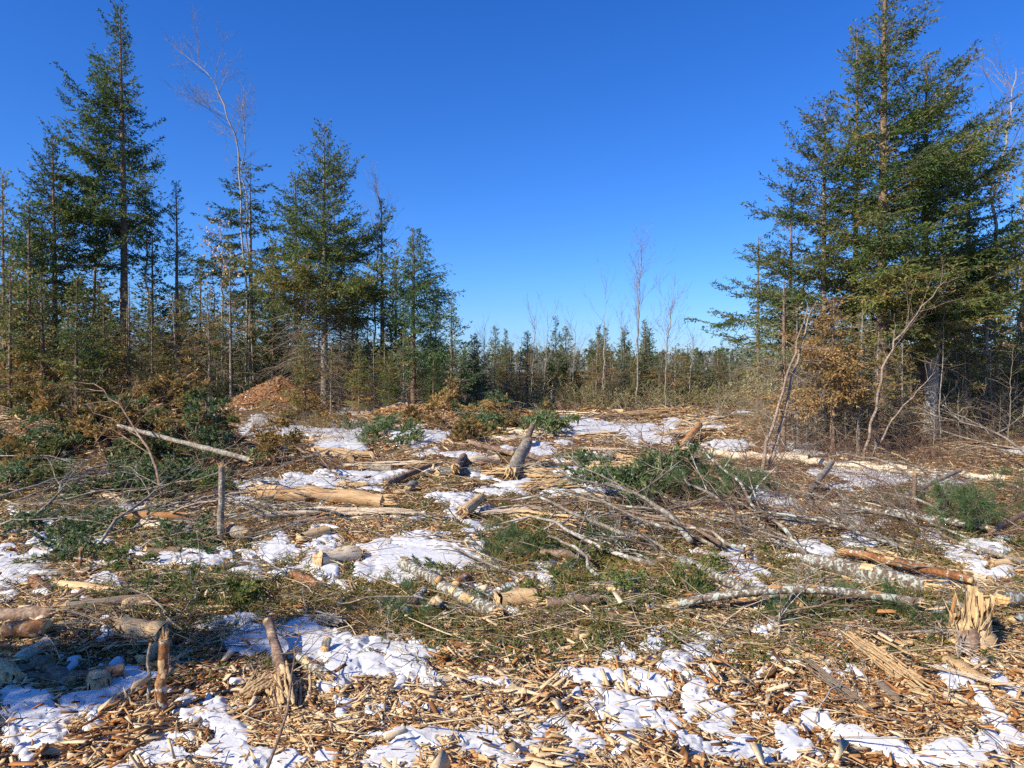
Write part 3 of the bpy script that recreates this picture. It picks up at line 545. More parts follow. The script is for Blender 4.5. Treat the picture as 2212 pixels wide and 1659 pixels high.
put(o, 826, d, 0, label='narrow dark spruce just right of the broad balsam fir', cat='spruce tree')
d = 28; o = conifer('hemlock_tree', 17, hgt(492, d, 893), 1.75, 0.18, 0.26, 6, 5, 40, 0.05, -0.05, 0.5, 0.10, 0.10, 0.11, 0.035, 1, 0.25, 0.25, 0.0, 0.12, 0.6, -0.4, 0.25, 'bluefir', dead=60, prof=0.6, sweep=0.15)
put(o, 893, d, 0, label='airy hemlock with drooping right side at the right end of the left group', cat='hemlock tree')
d = 27; o = conifer('fir_tree', 18, hgt(640, d, 985), 0.95, 0.1, 0.28, 5, 0, 45, 0.1, 0.2, 0.5, 0.09, 0.1, 0.1, 0.035, 1, 0.3, 0.5, 0, 0.07, mat='bluefir', tint=0.4, dead=30)
put(o, 975, d, 0, label='small light green fir at the clearing edge, last before the far tree line', cat='fir tree')
d = 33; o = conifer('fir_tree', 19, hgt(380, d, 640), 1.5, 0.25, 0.36, 5, -8, 50, 0.12, 0.15, 0.45, 0.12, 0.12, 0.12, 0.045, 1, 0.25, 0, 0, 0.13, mat='spruce', tint=0.3, dead=40)
put(o, 640, d, 0, label='fir with lower top standing behind the left shoulder of the broad balsam fir', cat='fir tree')

# bases for copies
def bases(defs):
    out = []
    for k, a in defs:
        o = conifer(**a); tag(o, None, k); out.append(o)
    return out
FIR = bases([('fir tree', dict(name='fir_tree', seed=30 + i, H=6.0, R=[1.15, 1.3, 0.95, 1.2][i], crown0=[0.06, 0.12, 0.2, 0.1][i], sp=0.27, per=6, e0=-6, e1=48, droop=0.1, up=0.18, l2=0.5, s2=0.10, s3=0.10, tl=0.12, tw=0.045, tr=0.07, tint=[0.3, 0.48, 0.4, 0.58][i], mat=['spruce', 'spruce', 'bluefir', 'spruce'][i], dead=30, brown=[0.2, 0.6, 0.2, 0.9][i], ragged=0.28)) for i in range(4)])
BARE_LOW = bases([('fir tree', dict(name='understory_fir', seed=40 + i, H=5.0, R=1.0, crown0=[0.25, 0.4, 0.5][i], sp=0.36, per=5, e0=-4, e1=35, droop=0.1, up=0.05, l2=0.5, s2=0.12, s3=0.12, tl=0.11, tw=0.035, dens=1.05, tr=0.045, tint=[0.62, 0.8, 0.72][i], dead=60, deadlen=1.1, brown=0.7, ragged=0.4, bark='bark_grey')) for i in range(3)])
POLE = []
for i in range(3):
    rg = np.random.default_rng(60 + i); lx = [0.15, -0.3, 0.1][i]
    o = bare_tree('bare_sapling', 60 + i, [(0, 0, 0), (lx * .3, 0.05, 1.8), (lx * .5, -0.05, 3.6), (lx, 0, 5.6)], 0.032, 26, 1.3, 48, ['bark_grey', 'birch', 'bark_grey'][i], 3, 0.18, 0.02, 0.004, dens=4.5); tag(o, None, 'sapling'); POLE.append(o)

def clone(base, px, d, top, label, cat, group, sxy=1.0, sway=0.02):
    o = proto_or_dup(base, label, group); H = 6.0 if base in FIR else (5.0 if base in BARE_LOW else 5.6)
    x = at(px, d); s = max(0.15, hgt(top, d, px) / H); tag(o, label, cat, group)
    o.location = (x, d, tz(x, d) - 0.04); o.scale = (s * sxy, s * sxy, s); o.rotation_euler = (random.gauss(0, sway), random.gauss(0, sway), random.uniform(0, 6.283)); return o

# dense firs right behind the left group (named one by one)
for px, d, top, bi, sx, lab in [
    (500, 31, 585, 0, 1.0, 'dense dark fir below the ragged spruce with the flat top'),
    (430, 34, 560, 1, 1.0, 'green fir between the slim blue fir and the leaning birch'),
    (590, 33, 520, 0, 0.8, 'dark fir filling the gap left of the broad balsam fir'),
    (762, 32, 560, 2, 0.8, 'dark fir between the broad balsam fir and the narrow spruce'),
    (330, 38, 500, 2, 1.0, 'hazy green fir just right of the tallest spruce trunk'),
    (60, 31, 440, 0, 1.1, 'bushy dark fir near the left photo edge'),
    (8, 29, 375, 3, 0.7, 'tall fir cut off by the left photo edge'),
    (195, 36, 470, 1, 1.0, 'fir half hidden behind the tallest spruce on its left'),
    (855, 33, 560, 1, 0.8, 'green fir behind the airy hemlock'),
    (940, 30, 620, 0, 0.8, 'low dark fir under the right side of the airy hemlock'),
    (935, 26.5, 770, 0, 1.5, 'very dark bushy young fir behind the snow topped stump'),
    (1030, 34, 735, 2, 1.1, 'broad young fir, leftmost of the far tree line'),
    (1093, 36, 712, 2, 0.95, 'thin pointed fir rising above the far tree line left of its tallest'),
    (1203, 35, 686, 0, 00.95, 'tallest dark fir of the far tree line'),
    (1292, 36, 705, 1, 00.95, 'dark fir with bushy top beside the pale broken pole'),
    (1392, 34, 690, 2, 0.95, 'blue green fir below the tall bare sapling of the far tree line'),
    (1350, 33, 715, 2, 0.95, 'pale blue fir left of the tall bare sapling'),
    (1560, 60, 735, 0, 0.9, 'distant dark fir on the skyline, alone near the right stand')]:
    clone(FIR[bi], px, d, top, lab, 'fir tree', None, sx)
rnd = random.Random(5)
def fill(bases_, n, x0, x1, d0, d1, t0, t1, lab, cat, grp, sx=(0.85, 1.3)):
    for i in range(n):
        px = x0 + (x1 - x0) * (i + rnd.random()) / n; dd_ = rnd.uniform(d0, d1)
        if 500 < px < 700 and dd_ < 33.5: dd_ = 34 + rnd.random() * 3
        clone(rnd.choice(bases_), px, dd_, rnd.uniform(t0, t1), lab, cat, grp, rnd.uniform(*sx))
fill(FIR, 16, -60, 960, 36, 48, 590, 720, 'green fir in the crowded rows behind the left group', 'fir tree', 'firs behind the left group')
fill(BARE_LOW, 44, -60, 640, 29, 36, 570, 760, 'thin yellow green fir with bare lower stem under the left group', 'fir tree', 'thin understory firs on the left')
fill(BARE_LOW, 16, 640, 960, 26.5, 31, 650, 790, 'thin browned fir with bare stem around the balsam fir foot', 'fir tree', 'thin firs around the balsam fir')
fill(POLE, 14, -40, 960, 28, 38, 600, 740, 'leafless grey sapling among the firs of the left group', 'sapling', 'bare saplings of the left group', (1.0, 1.3))
fill(FIR, 28, 1000, 1660, 33.5, 46, 705, 800, 'low green fir of the far tree line across the clearing', 'fir tree', 'low firs of the far tree line', (1.0, 1.6))
fill(BARE_LOW, 50, 1000, 1680, 31, 38, 735, 815, 'thin green fir with pale stem in the far tree line', 'fir tree', 'thin firs of the far tree line', (1.1, 1.9))
fill(POLE, 8, 1010, 1660, 32, 40, 720, 800, 'short leafless sapling in the far tree line', 'sapling', 'bare saplings of the far tree line', (1.0, 1.6))
for i, (px, dd, top, bi, lab) in enumerate([(20, 27, 575, 3, 'yellow green young fir at the left photo edge, before the tall ones'), (95, 28, 590, 3, 'golden young fir below the dense pointed spruce'), (165, 27, 600, 1, 'olive young fir just left of the tallest spruce foot'), (225, 29, 640, 3, 'short golden fir touching the tallest spruce trunk'), (330, 28, 660, 3, 'short golden fir right of the tallest spruce foot'), (660, 27.5, 705, 3, 'short golden fir left of the broad balsam fir foot'), (775, 27, 740, 3, 'short rusty fir right of the broad balsam fir foot'), (840, 26.5, 760, 1, 'short green fir below the narrow dark spruce')]):
    clone(FIR[bi], px, dd, top, lab, 'fir tree', None, 1.15)
# distinct bare trees
def path(d, pts): return [(at(px, d), 0, zat(py, d)) for px, py in pts]
def bare_at(name, seed, d, pts, r, label, **k):
    x0 = at(pts[0][0], d); z0 = tz(x0, d); pp = [(at(px, d) - x0, 0, max(0, zat(py, d) - z0)) for px, py in pts]; pp[0] = (0, 0, 0)
    o = bare_tree(name, seed, pp, r, **k); o.location = (x0, d, z0 - 0.03); tag(o, label, 'birch tree' if 'birch' in name else 'tree'); return o
bare_at('birch_tree', 70, 33, [(533, 855), (534, 590), (522, 370), (495, 250), (462, 165), (392, 112)], 0.045, 'pale birch leaning left at the top above the flat topped spruce', nb=26, bl=3.0, t0=0.5, ang=42, dens=3.5, grav=0.1, twig=0.007)
bare_at('bare_tree', 71, 33.5, [(548, 855), (538, 500), (527, 350), (531, 180)], 0.035, 'thin straight bare stem rising beside the leaning birch', nb=26, bl=1.6, t0=0.55, dens=3, twig=0.006)
bare_at('bare_tree', 72, 38, [(322, 860), (320, 600), (318, 480), (316, 350)], 0.06, 'pale bare trunk with fine twigs right behind the tallest spruce', nb=22, bl=2.2, t0=0.45, dens=3, ang=30, grav=0.3, twig=0.006)
bare_at('beech_tree', 73, 32, [(478, 850), (482, 640), (486, 560), (470, 470)], 0.05, 'young beech holding pale dry leaves below the leaning birch', nb=30, bl=1.5, t0=0.25, dens=5, leaves=190)
bare_at('bare_tree', 74, 31, [(800, 860), (812, 640), (818, 520), (822, 415)], 0.035, 'slender bare tree with fanned twigs behind the narrow spruce', nb=30, bl=2.0, t0=0.4, ang=25, grav=0.3, dens=3, twig=0.006)
bare_at('bare_tree', 75, 32, [(1376, 875), (1378, 740), (1380, 640), (1384, 540)], 0.042, 'tallest bare sapling above the far tree line, branches reaching upward', bark='bark_grey', nb=26, bl=2.2, t0=0.2, ang=26, grav=0.35, dens=3, twig=0.006)
bare_at('bare_tree', 76, 32, [(1303, 872), (1304, 760), (1306, 620)], 0.032, 'pale pole with broken top in the far tree line', nb=14, bl=1.8, t0=0.25, ang=32, grav=0.4, dens=3)
bare_at('bare_tree', 77, 31, [(1438, 875), (1440, 770), (1445, 700), (1460, 632)], 0.03, 'bare sapling with wide fanned twigs right of the tallest sapling', bark='bark_grey', nb=22, bl=2.0, t0=0.2, ang=34, grav=0.35, dens=3, twig=0.006)
for i, (px, top, lab) in enumerate([(1045, 700, 'faint bare sapling near the left end of the far tree line'), (1152, 680, 'bare sapling left of the tallest far fir'), (1180, 670, 'bare sapling touching the left of the tallest far fir'), (1240, 690, 'bare sapling right of the tallest far fir'), (1340, 670, 'twiggy bare sapling between the pale pole and tallest sapling'), (1495, 720, 'leaning twiggy sapling near the right end of the far tree line')]):
    bare_at('bare_tree', 80 + i, 33, [(px - 8, 872), (px, 780), (px + 4, top)], 0.022, lab, bark='bark_grey', nb=18, bl=1.5, t0=0.2, ang=30, grav=0.3, dens=3, twig=0.005)

# --- right stand: hemlocks
def hem(seed, px, d, top, Rr, label, asym=0.1, ad=0.0, prof=0.75, sweep=0.1, tip=0.5, tr=0.12, c0=0.2, tint=0.33, e1=50, bark='bark_brown', dead=70, per=6, sp=0.27):
    o = conifer('hemlock_tree', seed, hgt(top, d, px), Rr, c0, sp, per, 2, e1, 0.04, 0.06, 0.46, 0.075, 0.07, 0.075, 0.024, 1.1, 0.38, asym, ad, tr, 0.88, -0.10, tint, dead=dead, deadlen=1.6, brown=0.3, prof=prof, sweep=sweep, tip=tip, bark=bark)
    return put(o, px, d, 0, label=label, cat='hemlock tree')
hem(101, 1903, 16.5, -110, 2.0, 'tallest hemlock of the right stand, its top leaving the photo', 0.15, -1.0, 0.7, 0.12, 0.5, 0.15, tint=0.42, per=6, sp=0.27)
hem(102, 1778, 17.5, 215, 1.55, 'hemlock forming the left shoulder of the right stand with drooping tips', 0.3, math.pi, 0.55, -0.05, -0.2, 0.09, tint=0.4, bark='bark_grey')
hem(103, 1995, 17.2, 135, 1.7, 'hemlock right of the tallest with branches swept up and to the right', 0.3, 0.0, 0.6, 0.35, 0.9, 0.11, tint=0.42, e1=60, per=5, sp=0.3)
hem(104, 1706, 18.5, 410, 1.2, 'lower hemlock on the left flank of the right stand', 0.2, math.pi, 0.55, -0.05, -0.2, 0.07, tint=0.45)
hem(108, 2088, 18.0, 255, 1.35, 'hemlock at the right flank of the stand with tip bent right', 0.3, 0.0, 0.6, 0.3, 0.8, 0.08, tint=0.46, e1=58, per=5, sp=0.3)
hem(109, 1845, 18.2, 60, 1.3, 'slim hemlock directly behind the left side of the tallest one', 0.2, math.pi, 0.7, 0.05, 0.3, 0.08, tint=0.46, per=5)
d = 24
o = conifer('spruce_tree', 105, hgt(508, d, 1635), 1.25, 0.3, 0.42, 4, 2, 15, 0.14, 0.06, 0.42, 0.10, 0.10, 0.09, 0.03, 1.0, 0.45, 0.45, math.pi, 0.075, tint=0.3, mat='bluefir', dead=60, deadlen=1.1, prof=0.25, brown=0.3)
put(o, 1636, d, 0, label='thin ragged spruce with long left branches beside the clearing, left of the hemlocks', cat='spruce tree')
o = conifer('fir_tree', 106, hgt(600, 15, 1690), 1.0, 0.38, 0.24, 5, -15, 30, 0.1, 0.0, 0.5, 0.07, 0.07, 0.05, 0.016, 1.0, 0.3, 0.3, math.pi, 0.06, 0.6, -0.3, 0.6, 'bluefir', dead=50, deadlen=0.8, brown=0.8)
put(o, 1692, 15, 0, label='small pale tipped fir above the two leaning stems', cat='fir tree')
o = conifer('fir_tree', 107, hgt(640, 14, 1790), 1.0, 0.38, 0.18, 7, -5, 30, 0.12, 0.0, 0.5, 0.07, 0.07, 0.06, 0.024, 1.3, 0.3, 0.3, math.pi, 0.045, 0.7, -0.3, 0.7, 'brownfir', dead=40, deadlen=0.8, brown=0.3)
put(o, 1800, 14, 0, label='young fir with rusty brown needles left of the tallest hemlock trunk', cat='fir tree')
for px, dd, top, bi, sx, lab in [
    (2200, 24, 375, 3, 0.8, 'dark fir cut off by the right photo edge'), (2080, 22, 470, 0, 1.0, 'green fir behind the pale snag'),
    (2130, 26, 560, 1, 1.0, 'fir behind the slender birch near the right edge'), (2040, 25, 420, 0, 0.9, 'dark fir seen through the hemlocks on their right'),
    (1860, 24, 480, 0, 1.0, 'dark fir seen through the hemlock trunks'), (1960, 23, 560, 1, 1.0, 'green fir behind the tallest hemlock, right side'), (2210, 19, 640, 1, 0.9, 'low yellow green fir at the right photo edge')]:
    clone(FIR[bi], px, dd, top, lab, 'fir tree', None, sx)
fill(FIR, 12, 1680, 2320, 28, 38, 640, 720, 'green fir in the rows behind the right stand', 'fir tree', 'firs behind the right stand')
fill(BARE_LOW, 26, 1690, 2300, 14, 22, 640, 810, 'thin yellow green fir with bare stem under the right stand', 'fir tree', 'thin understory firs on the right', (0.9, 1.3))
fill(POLE, 26, 1660, 2290, 12.5, 22, 640, 850, 'leafless grey sapling among the hemlocks of the right stand', 'sapling', 'bare saplings of the right stand', (0.55, 0.9))
fill(BARE_LOW, 14, 1540, 2230, 21, 30, 770, 850, 'low browned fir at the foot of the right stand', 'fir tree', 'low firs at the right stand foot', (1.2, 1.6))
bare_at('birch_tree', 110, 18, [(2120, 900), (2135, 640), (2152, 400), (2165, 250), (2190, 150)], 0.05, 'slender pale birch near the right edge rising through the firs', nb=30, bl=2.3, t0=0.45, ang=48, dens=3, twig=0.005)
bare_at('beech_tree', 111, 19, [(2215, 900), (2200, 640), (2175, 400)], 0.04, 'beech with a few dry leaves at the right edge', nb=26, bl=1.6, t0=0.3, dens=3.5, leaves=40)
bare_at('bare_tree', 112, 12.5, [(1868, 1010), (1885, 900), (1908, 790), (1935, 730), (1985, 665), (2040, 600)], 0.024, 'curved pale sapling leaning right in front of the hemlocks', nb=16, bl=1.0, t0=0.45, dens=4, bark='bark_pink', twig=0.003)
bare_at('bare_tree', 113, 12.7, [(1878, 1012), (1925, 905), (1975, 850), (2020, 800)], 0.016, 'thin arching stem right of the curved pale sapling', nb=10, bl=0.7, t0=0.4, dens=4, bark='bark_pink', twig=0.003)
for i, (a, b, r) in enumerate([((1642, 1030), (1712, 770), 0.028), ((1662, 1032), (1724, 765), 0.034)]):
    dd = 11.2 + 0.1 * i; bare_at('leaning_stem', 115 + i, dd, [a, ((a[0] * 2 + b[0]) / 3 - 2, (a[1] * 2 + b[1]) / 3), b, (b[0] + 35, b[1] - 120)], r, ['thinner left stem of the leaning pair at the right stand edge', 'thicker right stem of the leaning pair at the right stand edge'][i], nb=22, bl=0.8, t0=0.25, dens=5, bark='bark_pink', ang=70, grav=-0.2, twig=0.0035)

# pale broken snag
def snag(name, label, px, d, top, w, py_base, mats, cat='snag', spikes=9, seed=1, lean=0.0, flare=1.2):
    rg = np.random.default_rng(seed); r = w / 2 * d / F_PX; x = at(px, d); z0 = tz(x, d); H = zat(top, d) - z0
    root = empty(name, label, cat, None, (x, d, z0 - 0.05)); K = 12; t = np.linspace(0, 1, K)
    P = np.stack([lean * H * t + rg.normal(0, r * 0.06, K), rg.normal(0, r * 0.06, K), H * t], -1)
    R = r * (1 + (flare - 1) * (1 - t) ** 3); m = MB(); tubes(m, P[:-2], R[:-2], 14, 0, 0.8, 0.22, rg); tk = m.obj('trunk', [M[mats[0]]], root)
    m = MB()
    for k in range(spikes):
        a = k / spikes * 6.283 + rg.random(); q = r * (0.35 + 0.5 * rg.random()); b = np.array([P[-3][0] + q * math.cos(a), q * math.sin(a), P[-3][2] - 0.1 * H])
        h = H * (0.10 + 0.28 * rg.random() ** 2) + 0.1 * H; kk = np.linspace(0, 1, 4)[:, None]
        pp = b + kk * np.array([0.12 * h * rg.normal(), 0.1 * h * rg.normal(), h]); tubes(m, pp, r * 0.38 * (1 - 0.9 * kk[:, 0]) , 4, 0, 0.5 + 0.4 * rg.random(), 0.5, rg)
    sp_ = m.obj('splinters', [M[mats[1]]], root); return root
snag('dead_snag', 'pale barkless snag with broken top right of the hemlock trunks', 2010, 17, 655, 26, 870, ('birch', 'wood_pale'), spikes=6, seed=3, lean=0.02)
snag('dead_snag', 'short orange brown rotten trunk directly beside the pale snag', 1992, 17.3, 700, 20, 870, ('wood_orange', 'wood_orange'), spikes=6, seed=4)
snag('dead_snag', 'short pale broken trunk standing in the far tree line', 1026 + 167, 33, 830, 7, 870, ('birch', 'wood_pale'), spikes=4, seed=5)

# shade tree just outside the left of the frame: its shadow lies across the dark slash at lower left
o = conifer('hemlock_tree', 130, 6.0, 1.55, 0.34, 0.17, 8, 0, 45, 0.02, -0.1, 0.5, 0.09, 0.09, 0.08, 0.03, 1.0, 0.3, 0, 0, 0.14, 0.5, -0.4, 0.3, dead=20)
o.location = (-7.6, 0.0, 0); tag(o, 'hemlock standing just outside the left of the view, shading the slash', 'hemlock tree')

# ---------------------------------------------------------------- distant woods and undergrowth (uncountable)
mb = MB(); rg = np.random.default_rng(200)
n = 1500; px = rg.random(n) * 3400 - 600; d = 75 + 120 * rg.random(n); x = at(px, d); H = (800 - (762 + 16 * fbm(N2, px / 60, px * 0, 4, 3)) + 12 * rg.random(n)) / F_PX * d + EYE
t = np.linspace(0, 1, 4)[None]; P = np.stack([x[:, None] + 0 * t, d[:, None] + 0 * t, H[:, None] * t], -1)
tubes(mb, P, 0.09 * (1 - 0.8 * t) * np.ones((n, 1)), 3, 0, rg.random(n))
P2, L2, _ = spawn(P, H, np.full(n, 16), 0.25, 1, 35, 0.28, 0.5, 0.0, 0.1, 4, rg); tubes(mb, P2, 0.035 * np.linspace(1, .4, 4)[None] * np.ones((len(P2), 1)), 3, 0, rg.random(len(P2)))
P3, L3, _ = spawn(P2, L2, np.full(len(P2), 3), 0.2, 1, 40, 0.6, 0.4, 0.0, 0.1, 3, rg); tubes(mb, P3, 0.022 * np.linspace(1, .5, 3)[None] * np.ones((len(P3), 1)), 3, 0, rg.random(len(P3)))
sel = np.where(rg.random(len(P2)) < 0.16)[0]; tufts(mb, P2[sel], 14, 0.5, 0.18, 0.7, 1, 0.3, rg)
dw = mb.obj('distant_woods', [M['bark_grey'], M['spruce']]); tag(dw, 'low band of leafless woods on the horizon', None, None, 'stuff')

def brush(name, n, x0, x1, y0, y1, hgt_, rad, mat, label, seed, arch=0.5, extra=0, emat='spruce', etint=0.5):
    rg = np.random.default_rng(seed); mb = MB(); px = x0 + (x1 - x0) * rg.random(n); py = y0 + (y1 - y0) * rg.random(n); x, y = ground_xy(px, py)
    L = hgt_ * (0.35 + 0.9 * rg.random(n)); az = rg.random(n) * 6.283; el = np.radians(15 + 65 * rg.random(n)); K = 5; t = np.linspace(0, 1, K)[None]
    bend = arch * rg.random(n)[:, None] * t ** 2; r_ = L[:, None] * (t * np.cos(el)[:, None] + bend * 0.6)
    P = np.stack([x[:, None] + r_ * np.cos(az)[:, None], y[:, None] + r_ * np.sin(az)[:, None], terrain(x, y)[:, None] - 0.03 + L[:, None] * (t * np.sin(el)[:, None] - bend * 0.5)], -1)
    P[:, 1:] += rg.normal(size=(n, K - 1, 3)) * 0.03 * L[:, None, None]
    tubes(mb, P, rad * (0.6 + 0.8 * rg.random(n))[:, None] * (1 - 0.6 * t), 3, 0, rg.random(n))
    P2, L2, _ = spawn(P, L, np.full(n, 4), 0.25, 1, 45, 0.5, 0.1, 0.1, -0.05, 4, rg); tubes(mb, P2, rad * 0.6 * np.linspace(1, .5, 4)[None] * np.ones((len(P2), 1)), 3, 0, rg.random(len(P2)))
    if extra:
        sel = np.where(rg.random(len(P2)) < extra)[0]; tufts(mb, P2[sel], 9, 0.09, 0.03, 0.6, 1, np.clip(etint + 0.15 * rg.normal(size=len(sel)), 0, 1), rg)
    o = mb.obj(name, [M[mat], M[emat]]); tag(o, label, None, None, 'stuff')
brush('undergrowth', 4200, -80, 1000, 843, 872, 2.5, 0.009, 'littertwig', 'tangle of dead twigs and golden sprigs under the left group of trees', 301, extra=0.4, etint=0.8)
brush('undergrowth', 3000, 1000, 1680, 855, 884, 1.4, 0.008, 'littertwig', 'brushy undergrowth along the far tree line', 302, extra=0.6, etint=0.6)
brush('undergrowth', 2300, 1660, 2330, 880, 955, 1.6, 0.0055, 'deadtwig', 'brown tangle of dead twigs under the right stand', 303, extra=0.08, etint=0.75)
brush('undergrowth', 700, 1640, 2300, 950, 1010, 0.8, 0.0035, 'redtwig', 'low red brown twigs before the right stand', 304)
brush('undergrowth', 900, 1380, 2230, 1000, 1180, 0.75, 0.003, 'redtwig', 'low leafless brush among the slash on the right', 305, arch=0.8)
brush('undergrowth', 500, 520, 780, 900, 960, 0.7, 0.004, 'deadtwig', 'thin brush between the snow and the soil mound', 306)
brush('undergrowth', 260, 900, 1500, 930, 1010, 0.6, 0.004, 'redtwig', 'sparse thin stems standing in the middle of the clearing', 307)

# ---------------------------------------------------------------- logs, stumps, branches
def gpt(px, py, lift=0.0):
    x, y = ground_xy(px, py); return np.array([x, y, tz(x, y) + lift])
def place_axis(o, p0, p1, roll=0.0, scale=None):
    d_ = Vector(p1 - p0); L = d_.length; q = d_.to_track_quat('X', 'Z')
    o.rotation_mode = 'QUATERNION'; from mathutils import Quaternion
    o.rotation_quaternion = q @ Quaternion((1, 0, 0), roll); o.location = Vector(p0)
    if scale: o.scale = scale
def log(label, a, b, w, bark='bark_brown', ends=('cut', 'cut'), bend=0.0, lift=(0, 0), name='log', cat='log', taper=0.85, patch=None, seed=None, kinks=0.05, rise=0.0):
    """log lying from photo point a to b (w: thickness in photo px at the middle)"""
    seed = seed if seed is not None else int(a[0] * 7 + a[1]); rg = np.random.default_rng(seed)
    p0 = gpt(*a, lift[0]); p1 = gpt(*b, lift[1]); dm = (p0[1] + p1[1]) / 2; r = w / 2 * dm / F_PX
    p0[2] += r * 1.0 + 0.015; p1[2] += r * 1.0 + 0.015; L = float(np.linalg.norm(p1 - p0))
    root = empty(name, label, cat); place_axis(root, p0, p1)
    K = max(8, int(L / 0.12)); K = min(K, 34); t = np.linspace(0, 1, K); S = 12
    P = np.stack([L * t, kinks * r * np.cumsum(rg.normal(size=K)) + bend * L * 4 * t * (1 - t), rise * L * 4 * t * (1 - t) + kinks * r * rg.normal(size=K)], -1); P[:, 1] -= t * P[-1, 1]
    R = r * (1 - (1 - taper) * t) * (1 + 0.05 * rg.normal(size=K))
    m = MB(); v_ = tubes(m, P, R, S, 0, 0.85, 0.16, rg)[0]
    for e_ in (0, -1): m.add(np.concatenate([[P[e_]], v_[e_]]), np.array([(0, 1 + i, 1 + (i + 1) % S) for i in range(S)]), 0, 0.3)
    mats = [M[bark]]
    kids = [m.obj('bark', mats, root)]
    for k, kind in enumerate(ends):
        if not kind: continue
        c = P[0] if k == 0 else P[-1]; nx = norm((P[0] - P[1]) if k == 0 else (P[-1] - P[-2])); rr = R[0] if k == 0 else R[-1]
        up = np.array([0, 0, 1.0]); u = norm(np.cross(nx, up)); v = np.cross(u, nx)
        if kind == 'cut':
            m = MB(); A = np.arange(14) / 14 * 6.283; tl_ = 0.3 * rr * rg.normal()
            ring = c + nx * 0.006 + rr * 0.96 * (np.cos(A)[:, None] * u + np.sin(A)[:, None] * v) * (1 + 0.06 * rg.normal(size=(14, 1))) + nx * (tl_ * np.sin(A)[:, None])
            back = c - nx * 0.03 + rr * 0.93 * (np.cos(A)[:, None] * u + np.sin(A)[:, None] * v)
            vv = np.concatenate([[c + nx * 0.008], ring, back]); f = [(0, 1 + i, 1 + (i + 1) % 14) for i in range(14)]
            m.add(vv, np.array(f), 0, 0.8); m2 = np.array([(1 + i, 15 + i, 15 + (i + 1) % 14, 1 + (i + 1) % 14) for i in range(14)]); m.F[4].append(m2); m.M[4].append(np.zeros(14, np.int32))
            o = m.obj('cut_face', [M['cut']], root); kids.append(o)
        else:
            m = MB(); ns = 30; A = np.arange(10) / 10 * 6.283
            m.add(np.concatenate([[c + nx * rr * .3], c + nx * 0.004 + rr * 0.97 * (np.cos(A)[:, None] * u + np.sin(A)[:, None] * v)]), np.array([(0, 1 + i, 1 + (i + 1) % 10) for i in range(10)]), 0, 0.7)
            for i in range(ns):
                a_ = rg.random() * 6.283; q = rr * 0.85 * math.sqrt(rg.random()); b0 = c + q * (math.cos(a_) * u + math.sin(a_) * v) - nx * rr * 0.8; ll = rr * (1.2 + 2.2 * rg.random() ** 1.5); kk = np.linspace(0, 1, 4)[:, None]
                pp = b0 + kk * (nx * ll + (u * rg.normal() + v * rg.normal()) * ll * 0.15); tubes(m, pp, rr * 0.22 * (1 - 0.85 * kk[:, 0]), 4, 0, 0.55 + 0.4 * rg.random(), 0.5, rg)
            o = m.obj('splintered_end', [M['wood']], root); kids.append(o)
    if patch:
        for i in range(patch):
            m = MB(); c0 = rg.uniform(0.1, 0.85) ; a0 = rg.uniform(0.3, 2.6); na, nl = 6, 6; aw = rg.uniform(0.7, 1.3); lw = rg.uniform(0.5, 1.6) * r * 2.2 / L
            A, B_ = np.meshgrid(np.linspace(-.5, .5, na), np.linspace(-.5, .5, nl)); edge = 1 - 0.35 * rg.random(A.shape)
            tt = np.clip(c0 + B_ * lw * edge, 0.01, 0.99); cc = np.stack([np.interp(tt, t, P[:, k]) for k in range(3)], -1); rr = np.interp(tt, t, R) * 1.04 + 0.004; ang = a0 + A * aw * edge
            vv = cc + rr[..., None] * np.stack([0 * ang, np.cos(ang), np.sin(ang)], -1); m.add(vv, grid_faces(nl, na), 0, 0.9); m.obj('peeled_patch', [M['wood'] if patch < 4 else M['wood_orange']], kids[0])
    return root

log('grey ringed log with splintered near end pointing at the camera in mid clearing', (1106, 1034), (1139, 1012), 30, 'bark_grey', ('splinter', 'cut'), lift=(0.0, 0.36))
log('thin brown log lying leftward from the ringed grey log', (1018, 974), (1108, 992), 12, 'bark_brown', ('splinter', 'cut'), lift=(.1, .05))
log('short stub on the right of the ringed grey log', (1130, 990), (1172, 1000), 12, 'bark_brown', ('cut', 'splinter'), lift=(.05, 0))
log('short stub rising behind the ringed grey log', (1140, 968), (1150, 955), 14, 'bark_brown', (None, 'splinter'), lift=(.1, .3))
log('stubby log with torn pale end left of the ringed grey log', (984, 1030), (1002, 998), 20, 'bark_brown', ('splinter', None), lift=(0.05, 0.0))
log('grey brown log lying aslant over snow, centre left', (833, 1052), (922, 1024), 14, 'bark_brown', ('splinter', 'cut'), lift=(0, .05))
log('large broken tan log without bark lying across the left centre', (562, 1086), (826, 1094), 33, 'wood_tan', ('splinter', 'splinter'), taper=1.0, kinks=0.16, patch=3)
log('short dark log with torn tan end beside the upright stake', (412, 1092), (474, 1084), 18, 'bark_orange', ('splinter', None))
log('upright bark covered stake standing left of centre', (474, 1178), (477, 1176), 15, 'bark_grey', (None, 'splinter'), lift=(-.05, .68), kinks=0.12)
log('round sawn block with pale face behind the upright stake', (500, 1172), (533, 1182), 30, 'bark_grey', (None, 'cut'))
log('small upright orange stub left of the upright stake', (391, 1068), (392, 1067), 13, 'bark_orange', (None, 'cut'), lift=(-.05, .10))
log('long thin pole with snapped pale end lying on the brush pile', (255, 1025), (540, 1072), 9, 'bark_grey', (None, 'splinter'), lift=(.46, .44), taper=1.25)
log('lichen spotted log with sawn orange face near the centre', (868, 1232), (948, 1280), 26, 'bark_lichen', (None, 'cut'), patch=1, lift=(0.02, .03))
log('second sawn end, just right of the lichen spotted log', (1010, 1262), (984, 1284), 24, 'bark_orange', (None, 'cut'), lift=(0, .02))
